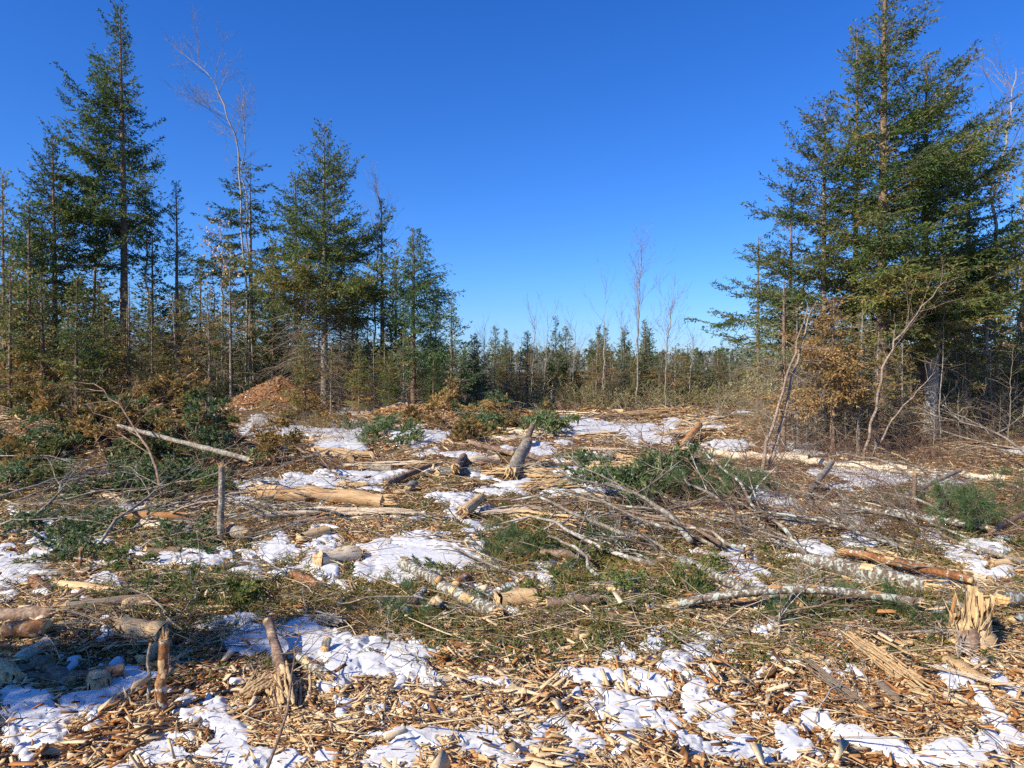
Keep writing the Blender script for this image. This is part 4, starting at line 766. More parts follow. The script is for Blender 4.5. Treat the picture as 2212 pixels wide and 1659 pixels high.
log('lichen crusted grey log running to lower right below the sawn ends', (955, 1285), (1075, 1348), 34, 'bark_lichen', (None, 'splinter'), patch=2)
log('brown log stub below the sawn ends, pointing lower left', (862, 1335), (915, 1290), 26, 'bark_lichen', ('splinter', None), patch=4)
log('dark brown bark log resting in green boughs right of centre', (1168, 1196), (1277, 1200), 20, 'bark_brown', ('cut', 'cut'))
log('scaly brown log with bark ridges under the centre slash', (1180, 1318), (1292, 1308), 26, 'bark_brown', ('splinter', 'cut'), patch=1)
log('long curved lichen grey log arching over the slash at right', (1466, 1322), (1992, 1368), 20, 'bark_lichen', ('splinter', 'splinter'), bend=0.02, rise=0.055, lift=(0.03, 0.05), patch=4, taper=0.9)
log('spotted bark log sloping down to the arched log from upper left', (1492, 1222), (1612, 1296), 24, 'bark_lichen', ('splinter', None))
log('thick lichen log with torn pale scars at right', (1755, 1232), (2010, 1318), 36, 'bark_lichen', (None, 'splinter'), patch=3)
log('long orange and grey log lying above the thick scarred log', (1830, 1218), (2105, 1280), 19, 'bark_orange', ('splinter', 'cut'), patch=2, lift=(.04, .04))
log('thick log with round sawn face next to the splintered stump', (2168, 1345), (2330, 1322), 38, 'bark_lichen', ('cut', None))
log('smaller sawn branch end below the thick sawn log', (2190, 1378), (2300, 1362), 20, 'bark_grey', ('cut', None))
log('sawn stub with pale oval end under the arched log', (1672, 1310), (1688, 1340), 20, 'bark_lichen', (None, 'cut'))
log('dull brown sawn block under the arched log', (1722, 1318), (1730, 1345), 26, 'bark_orange', (None, 'cut'))
log('brown log leaning from the snow into the chips at lower left', (576, 1385), (622, 1500), 24, 'bark_brown', ('cut', 'splinter'), lift=(.10, .0), patch=1, name='log')
log('peeled grey log end right of the brown leaning log', (640, 1425), (704, 1475), 24, 'bark_lichen', (None, 'splinter'), patch=2)
log('dark bark nub standing in the snow, lower left of centre', (698, 1408), (706, 1400), 20, 'bark_grey', ('cut', 'cut'), lift=(0, .04))
log('shaded weathered log among the dark slash at left', (138, 1338), (308, 1312), 22, 'wood_grey', ('splinter', 'splinter'), patch=None)
log('shaded brown log at the left edge', (-40, 1352), (110, 1362), 32, 'bark_brown', (None, 'splinter'))
log('squat block in shadow at the left edge', (12, 1398), (92, 1402), 40, 'bark_orange', ('cut', 'cut'))
log('shaded pole lying below the squat block', (0, 1478), (100, 1440), 20, 'bark_brown', ('cut', 'cut'))
log('split log with pale upper face in the left slash', (125, 1282), (250, 1300), 22, 'wood', ('splinter', 'splinter'))
log('grey branch log lying across the left snow patch', (60, 1258), (190, 1250), 9, 'bark_grey', ('splinter', None))
log('split stub with pale top between shade and snow', (252, 1372), (370, 1362), 14, 'wood_grey', ('splinter', 'cut'))
log('light tan split stick above the shade at left', (425, 1322), (496, 1318), 9, 'wood', ('cut', 'cut'))
log('rotten tan log behind the green boughs at left', (275, 1150), (400, 1142), 24, 'wood_orange', ('splinter', 'splinter'), taper=.8)
log('pale split log left of the upright stake', (222, 1088), (290, 1092), 16, 'wood', ('splinter', 'cut'))
log('pale splintered root chunk above the big shadow', (545, 1140), (690, 1122), 16, 'wood_pale', ('splinter', 'splinter'))
log('pale log stub right of centre snow, splintered', (1000, 1118), (1038, 1092), 26, 'wood', ('splinter', 'splinter'), lift=(0, .06))
log('smooth pale log lying on the snow behind the clearing, left', (825, 931), (922, 928), 9, 'wood_pale', ('cut', 'cut'))
log('long debarked pale trunk at right, left section', (1532, 988), (1750, 1008), 18, 'wood_pale', ('splinter', None), kinks=0.2, taper=1)
log('long debarked pale trunk at right, middle section', (1745, 1012), (1960, 1030), 18, 'wood_pale', (None, None), kinks=0.2, taper=1)
log('long debarked pale trunk at right, end section', (1955, 1030), (2175, 1048), 16, 'wood_pale', (None, 'splinter'), kinks=0.25, taper=.8)
log('leaning pale limb with orange base before the right stand', (1735, 1098), (1798, 1050), 15, 'bark_grey', ('splinter', 'splinter'), lift=(0, .25), patch=1)
log('pale limb raised over the snow at right', (1930, 1098), (2075, 1062), 11, 'bark_grey', ('splinter', 'splinter'), lift=(0, .2))
log('thin upright brown stake in the snow at right', (1977, 1112), (1979, 1111), 10, 'bark_brown', (None, 'splinter'), lift=(-.05, .42))
log('dark lichen branch pointing up right beside the thin stake', (2003, 1135), (2050, 1095), 10, 'bark_lichen', ('cut', 'splinter'), lift=(0, .15))
log('long lichen crusted log at right, ending in orange scar', (1800, 1122), (2140, 1178), 15, 'bark_lichen', ('splinter', 'splinter'), bend=0.01, lift=(.08, .05), patch=2)
log('dark limb joining the lichen crusted log from the right edge', (2145, 1180), (2260, 1130), 13, 'bark_brown', (None, None), lift=(.03, .15))
log('orange broken trunk piece leaning on slash in the mid distance', (1480, 962), (1512, 944), 16, 'wood_orange', ('splinter', 'splinter'), lift=(0, .22))
log('grey branch bent over the snow at far right', (2080, 1205), (2215, 1245), 10, 'bark_grey', ('cut', None), lift=(.06, .04))
log('pale split slab at the right edge above the sawn log', (2150, 1240), (2240, 1228), 16, 'wood', ('splinter', None))
log('upright splintered stake in the shade edge, lower left', (343, 1535), (350, 1530), 24, 'bark_orange', (None, 'splinter'), lift=(-.05, .34), patch=3, kinks=0.2)
log('thin grey stick standing left of the splintered stake', (310, 1510), (318, 1500), 8, 'bark_grey', (None, 'splinter'), lift=(-.02, .26), kinks=.3)
log('small dark stake left of the snow, lower left', (168, 1240), (170, 1238), 8, 'bark_orange', (None, 'splinter'), lift=(0, .14))

# the splintered stump at lower right and the snow-topped stump
def stump(label, px, py, w, h, mats, seed, spikes=26, spread=0.1, tall=0.8):
    rg = np.random.default_rng(seed); p = gpt(px, py); d_ = p[1]; r = w / 2 * d_ / F_PX; H = h * d_ / F_PX
    root = empty('stump', label, 'stump', None, tuple(p)); m = MB(); K = 8; t = np.linspace(0, 1, K); P = np.stack([r * .1 * rg.normal(size=K), r * .1 * rg.normal(size=K), H * 0.45 * t - 0.05], -1)
    tubes(m, P, r * (1.35 - 0.45 * t), 16, 0, 0.8, 0.25, rg); m.obj('trunk', [M[mats[0]]], root)
    m = MB(); S = 40; A = np.arange(S) / S * 6.283
    for shell, fr in enumerate((1.0, 0.78, 0.55, 0.3)):
        hs_ = np.clip(0.62 + 0.22 * np.cos(A - 0.9) * tall + 0.05 * rg.normal(size=S) + 0.13 * np.repeat(rg.normal(size=S // 5), 5) + 0.06 * np.repeat(rg.normal(size=S // 2), 2), 0.25, 1.0) * (0.85 + 0.15 * tall) * (1 - 0.15 * shell * rg.random())
        if tall < 0.3: hs_ = 0.9 + 0.05 * rg.normal(size=S)
        V = []
        for k in range(10):
            u = k / 9; rr = r * fr * (1.12 - 0.22 * min(1, u * 2)) * (1 + 0.10 * rg.normal(size=S) * (0.5 + u) * 0.6)
            V.append(np.stack([rr * np.cos(A) + r * spread * 2 * u * u, rr * np.sin(A), H * hs_ * u - 0.04 * (1 - u)], -1))
        f = [(k * S + j, k * S + (j + 1) % S, (k + 1) * S + (j + 1) % S, (k + 1) * S + j) for k in range(9) for j in range(S)]
        m.add(np.concatenate(V), np.array(f), 0, np.clip(0.75 + 0.2 * np.tile(rg.normal(size=S), 10), 0.2, 1))
    for i in range(spikes):
        a = rg.random() * 6.283; q = r * (0.8 + 0.3 * rg.random()); b0 = np.array([q * math.cos(a), q * math.sin(a), H * 0.5 * rg.random()]); l = H * 0.4 * rg.random() * (0.2 + tall); kk = np.linspace(0, 1, 4)[:, None]
        pp = b0 + kk * np.array([math.cos(a) * 0.25 * l + rg.normal() * 0.15 * l, math.sin(a) * 0.25 * l, l * (0.4 + 0.6 * rg.random())]); tubes(m, pp, r * 0.05 * (1 - 0.7 * kk[:, 0]), 4, 0, 0.6 + 0.4 * rg.random(), 0.5, rg)
    m.obj('splinters', [M[mats[1]]], root, False); return root
s_ = stump('tall pale splintered stump shredded to fibres at lower right', 2105, 1415, 76, 120, ('wood', 'stump_wood'), 5, 50, 0.06, 1.0)
m = MB(); A, B_ = np.meshgrid(np.linspace(-1, 1, 7), np.linspace(0, 1, 7)); rr = 0.17
m.add(np.stack([-0.09 + (0.06 + 0.02 * B_) * A + 0.05 * B_, -0.17 + 0.05 * A ** 2 + 0.08 * B_, 0.0 + 0.13 * B_ + 0.03 * A * B_], -1), grid_faces(7, 7), 0, 0.9); m.obj('bark', [M['bark_brown']], s_)
stump('low wide sawn stump with snow on top at the edge of the left trees', 952, 893, 42, 20, ('bark_orange', 'wood'), 6, 14, 0.0, 0.1)
m = MB(); o = [q for q in COL.objects if q.name.startswith('stump.')][-1]
A, B_ = np.meshgrid(np.linspace(0, 6.283, 15), np.linspace(0, 1, 5)); m.add(np.stack([0.34 * B_ * np.cos(A), 0.3 * B_ * np.sin(A), 0.30 + 0.05 * (1 - B_ ** 2)], -1), grid_faces(5, 15), 0, 1); m.obj('snow_cap', [M['snow']], o)
stump('small splintered stump in the mid clearing, left of the bough heap', 752, 912, 14, 24, ('bark_orange', 'wood_orange'), 7, 10)

# slabs and long splinters lying at lower right, and loose ones around
def slab_mesh(seed, n=1, frayed=False, mat='wood'):
    n = n if n == 1 else n * 4
    rg = np.random.default_rng(seed); m = MB(); K = 9; t = np.linspace(0, 1, K)
    for i in range(n):
        w0 = (0.5 if n == 1 else 0.07) * (0.8 + 0.4 * rg.random()); off = 0 if n == 1 else rg.normal(0, 0.28); zo = 0 if n == 1 else rg.normal(0, 0.12)
        prof = np.minimum(1, 0.55 + 8 * t * rg.random()) * np.minimum(1, 0.4 + 6 * (1 - t) * rg.random()); t0, t1 = (0, 1) if n == 1 else sorted(rg.random(2) * 0.5 + [0, 0.5])
        x = t0 + (t1 - t0) * t; yc = off + 0.25 * off * (t if frayed else 0) + np.cumsum(rg.normal(0, 0.02, K)); hw = w0 * prof * (1 + 0.15 * rg.normal(size=K)); th = (0.14 * prof + 0.03) * (1 if n == 1 else 0.3)
        zc = zo + (0.3 * zo * t if frayed else 0) + 0.05 * rg.normal(size=K)
        V = []
        for k in range(K): V += [(x[k], yc[k] - hw[k], zc[k] - th[k]), (x[k], yc[k] + hw[k], zc[k] - th[k] * .8), (x[k], yc[k] + hw[k] * .85, zc[k] + th[k] * (0.7 + .5 * rg.random())), (x[k], yc[k], zc[k] + th[k] * (1 + .6 * rg.random())), (x[k], yc[k] - hw[k] * .9, zc[k] + th[k] * (0.7 + .5 * rg.random()))]
        f = [(k * 5 + j, k * 5 + (j + 1) % 5, (k + 1) * 5 + (j + 1) % 5, (k + 1) * 5 + j) for k in range(K - 1) for j in range(5)]
        e = np.array([(0, 4, 3, 1), (1, 3, 2, 2)]); m.add(np.array(V), np.array(f), 0, 0.55 + 0.45 * rg.random())
    return m.mesh('split_slab', [M[mat]], False)
def slab(label, a, b, w, mat='wood', n=1, frayed=False, lift=(0.02, 0.02), name='split_slab', seed=None, group=None):
    p0 = gpt(*a, lift[0]); p1 = gpt(*b, lift[1]); L = float(np.linalg.norm(p1 - p0)); wd = w * (p0[1] + p1[1]) / 2 / F_PX
    o = bpy.data.objects.new(name, slab_mesh(seed or int(a[0] * 3 + b[1]), n, frayed, mat)); COL.objects.link(o); place_axis(o, p0, p1, random.uniform(-.3, .3)); o.scale = (L, wd, wd)
    return tag(o, label, 'wood slab' if n == 1 else 'splintered wood', group)
slab('broad pale slab lying beside the snow strip at right', (1700, 1412), (1786, 1440), 30, 'wood', seed=1)
slab('long frayed timber running from right centre to the lower right corner', (1830, 1398), (2030, 1530), 44, 'wood', 11, True, (.05, .04), 'splintered_timber', seed=2)
slab('orange brown split timber ending in the lower right snow', (1975, 1520), (2145, 1608), 30, 'wood', 5, False, (.03, .02), 'splintered_timber', seed=3)
slab('long smooth split rail reaching the right edge', (1985, 1465), (2240, 1538), 17, 'wood_pale', 2, False, (.05, .05), 'split_rail', seed=4)
slab('thick pale wedge of split wood below the splintered stump', (2052, 1445), (2130, 1492), 34, 'wood', seed=5)
slab('grey shredded limb with frayed end in the brown chips', (1745, 1452), (1905, 1570), 22, 'wood_grey', 9, True, (.06, .02), 'splintered_timber', seed=6)
slab('flat weathered slab sticking out of the brown chips', (1905, 1495), (1955, 1545), 24, 'wood_grey', seed=8)
slab('short pale slab under the arched log', (1800, 1300), (1925, 1312), 22, 'wood', seed=9)
slab('pale splintered board left of the splintered stump', (1925, 1415), (1980, 1418), 20, 'wood', seed=10)
slab('leaning bark strip in the snow left of the splintered stump', (2055, 1395), (2070, 1385), 10, 'wood_orange', 1, False, (0, .22), seed=11)
slab('shredded fan of pale fibres above the snow near mid left', (680, 1335), (740, 1352), 26, 'wood_pale', 8, True, (.05, .05), 'splintered_wood', seed=12)
slab('bundle of pale shreds left of the brown leaning log', (505, 1515), (600, 1470), 50, 'wood', 14, True, (.03, .05), 'splintered_wood', seed=13)
slab('fan of pale shreds below the brown leaning log', (615, 1540), (600, 1465), 50, 'wood', 14, True, (.02, .06), 'splintered_wood', seed=14)
slab('pale frayed chunk where the centre log lies', (1140, 1060), (1195, 1040), 26, 'wood', 8, True, (.03, .08), 'splintered_wood', seed=15)
slab('pale streak of shredded wood left of the far clearing', (737, 1008), (960, 1006), 20, 'wood_pale', 14, False, (.04, .04), 'splintered_wood', seed=16)
slab('pale heap of split rails across the far clearing, left part', (1170, 893), (1330, 899), 13, 'wood_pale', 14, False, (.1, .1), 'split_rails', seed=17)
slab('pale heap of split rails across the far clearing, right part', (1290, 906), (1425, 900), 16, 'wood', 14, True, (.1, .2), 'split_rails', seed=18)
slab('pale shredded poles lying right of the bough heap', (1000, 945), (1110, 958), 16, 'wood_pale', 10, True, (.15, .05), 'splintered_wood', seed=19)
slab('pale shreds between the ringed log and the bough heap', (870, 1015), (985, 1000), 18, 'wood', 10, False, (.05, .06), 'splintered_wood', seed=20)
SP = [slab_mesh(440 + i, 9, i % 2 == 0, ['wood', 'wood_pale', 'wood', 'wood_pale'][i]) for i in range(4)]; rg = np.random.default_rng(91)
for i in range(34):
    far_ = i < 12; px = rg.uniform(1150, 1460) if far_ else rg.uniform(560, 1480); py = rg.uniform(888, 950) if far_ else rg.uniform(940, 1120); o = bpy.data.objects.new('splintered_wood', SP[rg.integers(0, 4)]); COL.objects.link(o)
    L = rg.uniform(1.0, 3.0) if far_ else rg.uniform(.5, 1.5); yaw = rg.normal(0.1, .5) + (3.14 if rg.random() < .5 else 0); p0 = gpt(px, py, .05); p1 = p0 + L * np.array([math.cos(yaw), math.sin(yaw), 0]); p1[2] = tz(p1[0], p1[1]) + .06; place_axis(o, p0, p1); o.scale = (L, L * .22, L * .15)
    tag(o, 'bundle of pale torn fibres flattened at the back of the clearing' if far_ else 'bundle of pale torn fibres flattened in the middle clearing', 'splintered wood', 'torn fibre bundles at the back' if far_ else 'torn fibre bundles in the middle')
SL = [slab_mesh(400 + i, [1, 1, 1, 3, 5][i % 5], i % 2 == 0, ['wood', 'wood_pale', 'wood', 'wood', 'wood', 'wood_grey', 'wood_pale'][i % 7]) for i in range(14)]
n = 0; rg = np.random.default_rng(55)
while n < 260:
    px = rg.uniform(-20, 2230); py = 900 + 750 * rg.random() ** 1.15
    x, y = ground_xy(px, py); sv = float(snow_field(np.array([x]), np.array([y]))[0])
    if sv > 0.0 and rg.random() < 0.85: continue
    g_ = zone(np.array([px]), np.array([py]), GREEN)[0]
    if rg.random() < 0.5 * g_: continue
    mi = rg.integers(0, 14); o = bpy.data.objects.new('wood_splinter', SL[mi]); COL.objects.link(o)
    L = rg.uniform(0.06, 0.14) * (1 + max(0, y - 4) * 0.2); yaw = rg.uniform(0, 6.283); z = tz(x, y) + 0.02 + (0.03 if sv > 0 else 0.012)
    p0 = np.array([x, y, z]); p1 = p0 + L * np.array([math.cos(yaw), math.sin(yaw), rg.normal(0.05, 0.14)]); place_axis(o, p0, p1, rg.normal(0, .5)); wd = L * rg.uniform(0.05, 0.13); o.scale = (L, wd, wd * .25)
    row = 'lowest foreground' if py > 1480 else 'near slash' if py > 1280 else 'middle of the clearing' if py > 1100 else 'back of the clearing'
    side = 'left' if px < 700 else 'centre' if px < 1450 else 'right'
    lab = f'small torn piece of pale wood lying loose in the {row}, {side} part'; tag(o, lab, 'wood piece', f'loose torn wood pieces, {row}, {side}'); n += 1

# ---- fallen branches: protos along +X, unit length
def branch_proto(name, seed, bark, nb, kind):
    rg = np.random.default_rng(seed); root = empty(name, None, 'branch'); K = 9; t = np.linspace(0, 1, K)
    P = np.stack([t, 0.04 * np.cumsum(rg.normal(size=K)) * 0.5, 0.025 * np.cumsum(rg.normal(size=K)) * .5 + 0.06 * t * (1 - t) * 4 * rg.random()], -1); P[:, 1] -= t * P[-1, 1]; P[:, 2] -= t * P[-1, 2]
    m = MB(); P = np.concatenate([P[:1], P]); P[0, 0] -= 0.001; tubes(m, P, np.concatenate([[0.0005], 0.0068 * (1 - 0.65 * t)]), 7, 0, 0.8, 0.12, rg); P = P[1:]; st = m.obj('stem', [M[bark]], root)
    m = MB(); P1, L1, _ = spawn(P[None], np.array([1.0]), np.array([nb]), 0.12, 1, 38, 0.42, 0.08, 0.75, 0.02, 5, rg, .5, .07); tubes(m, P1, 0.0034 * np.linspace(1, .35, 5)[None] * np.ones((len(P1), 1)), 4, 0, 0.7)
    P2, L2, _ = spawn(P1, L1, np.maximum(1, (L1 * 18).astype(int)), 0.2, 1, 40, .5, .04, .6, 0, 4, rg, .5, .1); tubes(m, P2, 0.0017 * np.linspace(1, .4, 4)[None] * np.ones((len(P2), 1)), 3, 0, 0.5)
    kids = [st, m.obj('twigs', [M[bark]], root)]
    if kind: 
        m = MB(); P3, L3, _ = spawn(P2, L2, np.maximum(1, (L2 * 22).astype(int)), 0.1, 1, 45, .6, .04, .8, -.05, 3, rg)
        if kind == 'pine':
            tufts(m, P1, 34, 0.15, 0.006, 0.5, 0, 0.4, rg, 0.8, 1.0); tufts(m, P2, 16, 0.15, 0.006, 0.45, 0, 0.4, rg, 0.8)
        else:
            tb = 0.5 if kind != 'brownfir' else 0.5
            for PP, nn in ((P1, 22), (P2, 13), (P3, 9)): tufts(m, PP, nn, 0.05, 0.016, 0.38, 0, np.clip(tb + 0.2 * rg.normal(size=len(PP)), 0, 1), rg)
        nd = m.obj('needles', [M[kind]], kids[1]); KIDS[kids[1].name] = [nd]
    KIDS[root.name] = kids; return root
BR = [branch_proto('fallen_branch', 500 + i, ['bark_grey', 'bark_grey', 'birch', 'bark_brown', 'bark_lichen', 'redtwig'][i], [5, 8, 6, 9, 5, 14][i], None) for i in range(6)]
PL = [branch_proto('fallen_pole', 560 + i, ['bark_grey', 'bark_pink', 'bark_lichen', 'bark_grey'][i], 2, None) for i in range(4)]
BF = {k: [branch_proto(nm, 520 + 7 * j + i, 'bark_brown', nb, k) for i in range(3)] for j, (k, nm, nb) in enumerate((('bluefir', 'fir_bough', 13), ('brownfir', 'dry_bough', 13), ('spruce', 'spruce_bough', 14), ('pine', 'pine_bough', 9)))}
def lay(base, p0, p1, label, cat, group=None, thick=1.0, roll=0.0):
    o = proto_or_dup(base, label, group); tag(o, label, cat, group); L = float(np.linalg.norm(p1 - p0)); place_axis(o, p0, p1, roll); o.scale = (L, L * thick, L * thick); return o
HB = [  # a, b, lift0, lift1, proto, thickness, label
    ((1420, 1215), (1120, 1128), .03, .06, 2, 1.7, 'long pale branch crossing the centre right slash'),
    ((1474, 1190), (1264, 1060), .04, .18, 1, 1.3, 'stout grey branch rising from the centre right slash to upper left'),
    ((1560, 1205), (1130, 1085), .05, .05, 3, 0.9, 'brown branch lying behind the long pale branch'),
    ((1740, 1210), (1475, 1040), .03, .40, 4, 0.75, 'long grey pole slanting over the right slash'),
    ((1625, 1160), (1440, 1060), .03, .40, 0, 1.2, 'grey branch left of the long slanting pole'),
    ((1700, 1150), (1380, 1040), .05, .55, 5, 0.9, 'reddish twiggy branch arching over the green heap'),
    ((1600, 1120), (1360, 1000), .05, .45, 0, 0.8, 'thin grey branch above the green heap'),
    ((1520, 1240), (1215, 1310), .03, .08, 2, 0.7, 'pale stick pointing lower left under the centre right slash'),
    ((1225, 1240), (1300, 1190), .02, .18, 0, 1.5, 'crooked grey branch leaning up beside the brown bark log'),
    ((1085, 1255), (1200, 1236), .02, .03, 0, 1.6, 'grey bent branch lying on the centre snow'),
    ((575, 1690), (637, 1440), .03, .26, 3, 0.9, 'dark bent stick standing up from the bottom edge, left'),
    ((420, 1270), (410, 1200), .0, .30, 3, 0.8, 'thin dark twig standing upright above the shaded slash'),
    ((-30, 1120), (240, 1075), .1, .3, 2, 1.0, 'pale grey branch at the left edge over the pile foot'),
    ((-40, 1060), (230, 1065), .15, .35, 0, 0.9, 'grey branch reaching in from the left edge'),
    ((-40, 1040), (150, 1050), .25, .3, 2, 0.8, 'upper pale branch reaching in from the left edge'),
    ((30, 1180), (240, 1050), .05, .35, 0, 0.7, 'slanting grey branch at the left pile foot'),
    ((350, 1110), (200, 1000), .1, .7, 3, 0.45, 'bent brown sapling stem rising over the brush pile'),
    ((200, 1200), (420, 1050), .05, .3, 1, 0.6, 'thin arching branch before the brush pile'),
    ((930, 895), (1000, 860), .1, .8, 0, 0.8, 'thin pale pole leaning beside the snow topped stump'),
    ((2215, 1180), (1990, 1120), .1, .3, 0, 0.9, 'grey limb leaning in from the right edge'),
    ((2260, 1060), (2050, 965), .1, .7, 1, 0.7, 'arched grey limb at the right edge before the stand'),
    ((1960, 1350), (1560, 1395), .03, .05, 4, 0.5, 'thin branch lying under the arched log'),
    ((2060, 1400), (1640, 1405), .03, .04, 3, 0.5, 'thin brown branch along the front of the right slash'),
    ((640, 1010), (740, 1040), .15, .03, 3, 1.8, 'brown broken limb beside the pale shreds, left centre'),
]
for a, b, l0, l1, bi, th, lab in HB: lay(BR[bi], gpt(*a, l0), gpt(*b, l1), lab, 'branch', None, th, random.uniform(-.4, .4))
rg = np.random.default_rng(77)
def strew(bases_, n, X0, X1, Y0, Y1, l0, l1, rise, lab, cat, grp, thick=(0.9, 1.5), base_lift=0.02, yaw0=None, spr=3.2, zlift=0.0):
    for i in range(n):
        px = rg.uniform(X0, X1); py = rg.uniform(Y0, Y1); p0 = gpt(px, py, base_lift + zlift * rg.random()); L = rg.uniform(l0, l1); yaw = rg.uniform(0, 6.283) if yaw0 is None else yaw0 + rg.normal() * spr
        p1 = p0 + L * np.array([math.cos(yaw), math.sin(yaw), 0]); p1[2] = tz(p1[0], p1[1]) + base_lift + zlift * rg.random() + abs(rg.normal(0, rise)) * L
        if p1[1] < 2.2: continue
        lay(bases_[rg.integers(0, len(bases_))], p0, p1, lab, cat, grp, rg.uniform(*thick), rg.normal(0, .4))
B3 = BF
strew(B3['bluefir'], 46, -30, 500, 1000, 1080, .5, .95, .12, 'grey green fir bough on the lower front of the left brush pile', 'fir bough', 'green boughs on the brush pile front', zlift=.2)
strew(B3['spruce'], 20, -30, 540, 985, 1080, .5, .95, .12, 'dark green spruce bough tucked into the left brush pile', 'spruce bough', 'dark boughs in the brush pile', zlift=.2)
strew(B3['brownfir'], 46, -30, 540, 950, 1045, .6, 1.2, .15, 'rust brown dried bough on top of the left brush pile', 'dry bough', 'brown boughs on the brush pile top', zlift=.25)
strew(B3['brownfir'], 10, 330, 440, 965, 1000, .7, 1.1, .4, 'dried bough jutting from the brush pile peak', 'dry bough', 'boughs of the brush pile peak', zlift=.35)
strew(B3['bluefir'], 14, 120, 340, 1105, 1190, .4, .8, .06, 'fresh green bough lying in front of the left brush pile', 'fir bough', 'green boughs before the brush pile')
strew(B3['brownfir'], 8, 690, 790, 900, 925, 1.0, 1.6, .12, 'dry bough lying around the soil mound behind the snow', 'dry bough', 'dry boughs by the soil mound', zlift=.2)
strew(B3['brownfir'], 12, 960, 1150, 905, 945, 1.3, 2.2, .10, 'brown bough in the heap right of the snow topped stump', 'dry bough', 'brown boughs of the middle heap', zlift=.3)
strew(B3['bluefir'], 12, 980, 1150, 900, 945, .9, 1.5, .10, 'green bough in the heap right of the snow topped stump', 'fir bough', 'green boughs of the middle heap', zlift=.35)
strew(B3['bluefir'], 8, 760, 900, 930, 975, .8, 1.4, .10, 'small green bough on the snow behind the pale shreds', 'fir bough', 'green boughs on the mid snow', zlift=.12)
strew(B3['spruce'], 13, 1000, 1500, 1100, 1290, .35, .65, .05, 'green spruce bough trodden into the centre slash', 'spruce bough', 'spruce boughs in the centre slash')
strew(B3['pine'], 8, 1000, 1400, 1140, 1230, .4, .7, .05, 'pine bough with long needles in the centre slash', 'pine bough', 'pine boughs in the centre slash')
strew(B3['bluefir'], 12, 1340, 1420, 1050, 1110, .5, .9, .4, 'dark green bough in the upright heap right of centre', 'fir bough', 'boughs of the upright heap', zlift=.35)
strew(B3['pine'], 10, 1440, 1620, 1060, 1130, .4, .7, .2, 'long needled pine bough leaning in the right slash', 'pine bough', 'leaning pine boughs right of centre', zlift=.35)
strew(B3['pine'], 12, 2010, 2260, 1090, 1180, .45, .8, .12, 'long needled pine bough in the heap at the right edge', 'pine bough', 'pine boughs at the right edge', zlift=.3)
strew(B3['spruce'], 8, 260, 470, 1250, 1330, .35, .6, .05, 'dark green bough in the shade at lower left', 'spruce bough', 'shaded boughs at lower left')
strew(B3['pine'], 9, 780, 1000, 1290, 1370, .25, .45, .06, 'pine sprig below the sawn ends near the centre', 'pine bough', 'pine sprigs below the sawn ends')
strew(B3['pine'], 12, 1700, 2150, 1330, 1385, .25, .45, .06, 'pine sprig under the arched log at right', 'pine bough', 'pine sprigs under the arched log')
strew(BR[:5], 44, 1380, 2230, 1030, 1230, .7, 1.7, .12, 'bare grey branch in the tangled right slash', 'branch', 'bare branches of the right slash', (1.0, 1.7), yaw0=2.5, spr=.6)
strew(BR[5:], 24, 0, 540, 960, 1060, .6, 1.2, .35, 'brown twiggy branch sticking out of the left brush pile', 'branch', 'twiggy branches of the brush pile', (.9, 1.4))
strew(BR[5:], 20, 1420, 2230, 1000, 1200, .7, 1.4, .25, 'red brown twiggy branch in the right slash', 'branch', 'red brown branches of the right slash', (.6, 1.0))
strew(BR[:5], 48, -20, 520, 1030, 1200, .6, 1.5, .12, 'bare grey branch in the slash before the brush pile', 'branch', 'bare branches on the left', (1.0, 1.7), yaw0=0.2, spr=.5)
strew(BR[:5], 26, 560, 1400, 930, 1130, .6, 1.5, .06, 'bare branch lying in the middle clearing', 'branch', 'bare branches in the middle clearing', (1.0, 1.7))
strew(BR[:5], 50, 0, 2200, 1230, 1400, .4, .9, .06, 'short bare branch in the near slash', 'branch', 'short branches in the near slash', (1.0, 1.7))
strew(BR, 16, 1100, 1640, 885, 930, 1.5, 3.0, .08, 'bare branch at the far end of the clearing', 'branch', 'bare branches at the far clearing end', (1.0, 1.7))
strew(BR, 10, 0, 2200, 1400, 1600, .25, .5, .10, 'small twig lying on the foreground chips', 'branch', 'small twigs on the foreground', (1.0, 1.7))
strew(PL, 26, 1380, 2230, 1040, 1230, .9, 2.2, .10, 'straight stripped pole in the tangled right slash', 'pole', 'stripped poles of the right slash', (1.2, 2.2), .05, 2.5, .5)
strew(PL, 12, 700, 1400, 1090, 1260, .6, 1.5, .06, 'straight stripped pole in the centre slash', 'pole', 'stripped poles of the centre slash', (1.2, 2.4), .04, 2.6, .6)
strew(PL, 16, -20, 560, 1030, 1210, .8, 1.8, .12, 'straight stripped pole before the left brush pile', 'pole', 'stripped poles on the left', (1.2, 2.0), .05, 0.1, .4)
strew(PL, 14, 1000, 2200, 1280, 1420, .4, 1.0, .05, 'short stripped pole in the near right slash', 'pole', 'stripped poles in the near slash', (1.4, 2.6), .03, 2.8, .6)
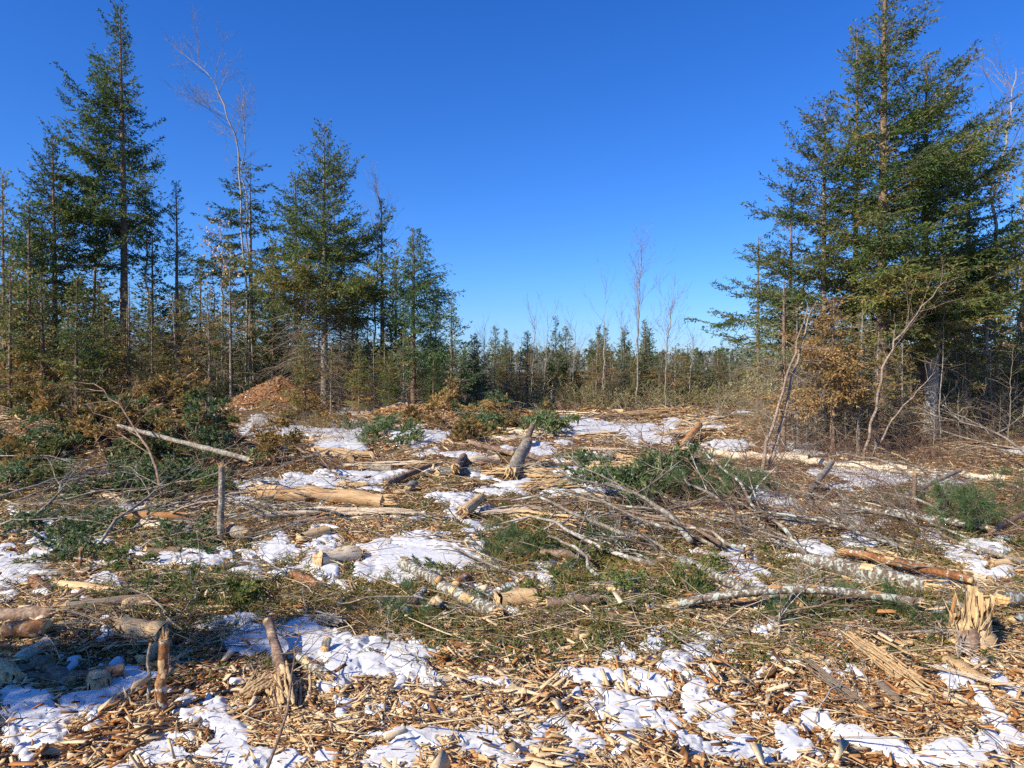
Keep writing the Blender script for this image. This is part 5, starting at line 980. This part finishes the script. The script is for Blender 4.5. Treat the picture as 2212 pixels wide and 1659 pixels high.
# sawn and split chunks
def chunk(seed, bark, kind):
    rg = np.random.default_rng(seed); root = empty('wood_chunk', None, 'wood chunk'); S = 12; K = 6; t = np.linspace(0, 1, K); r = [0.13, 0.2, 0.1, 0.16, 0.24][seed % 5]
    P = np.stack([t, .02 * rg.normal(size=K), .02 * rg.normal(size=K)], -1); m = MB(); v = tubes(m, P, r * (1 + .08 * rg.normal(size=K)), S, 0, .85, .2, rg)[0]; kids = [m.obj('bark', [M[bark]], root)]
    for e_ in (0, -1):
        m = MB(); sg = -1 if e_ == 0 else 1; c = P[e_] + np.array([sg * (.01 if kind == 'cut' else .12), 0, 0]); m.add(np.concatenate([[c], v[e_] + (rg.normal(size=(S, 3)) * (0 if kind == 'cut' else .05)) + np.array([sg * .004, 0, 0])]), np.array([(0, 1 + i, 1 + (i + 1) % S) for i in range(S)]), 0, .85)
        kids.append(m.obj('cut_face' if kind == 'cut' else 'torn_end', [M['cut'] if kind == 'cut' else M['wood']], root))
    KIDS[root.name] = kids; return root
CK = [chunk(600 + i, ['bark_brown', 'bark_lichen', 'wood', 'bark_grey', 'wood', 'bark_orange', 'wood_pale', 'bark_brown'][i], 'cut' if i in (0, 3, 5) else 'torn') for i in range(8)]
strew(CK, 24, 0, 1000, 1060, 1320, .15, .40, .05, 'short broken log chunk in the left slash', 'wood chunk', 'log chunks of the left slash', (.7, 1.2))
strew(CK, 30, 1000, 2200, 1060, 1400, .13, .36, .05, 'short broken log chunk in the right slash', 'wood chunk', 'log chunks of the right slash', (.7, 1.2))
strew(CK, 14, 700, 1600, 900, 1050, .4, .9, .05, 'short broken log chunk in the middle clearing', 'wood chunk', 'log chunks of the middle clearing', (.5, .9))
strew(CK, 12, -20, 420, 1270, 1480, .16, .36, .05, 'weathered log chunk in the shade at lower left', 'wood chunk', 'shaded log chunks', (.8, 1.2))
# unused prototypes leave the scene
for base in list(FIR) + BARE_LOW + POLE + BR + PL + CK + [b for L_ in BF.values() for b in L_]:
    if base.name not in USED:
        for c in KIDS[base.name]:
            for g_ in KIDS.get(c.name, []): bpy.data.objects.remove(g_)
            bpy.data.objects.remove(c)
        bpy.data.objects.remove(base)
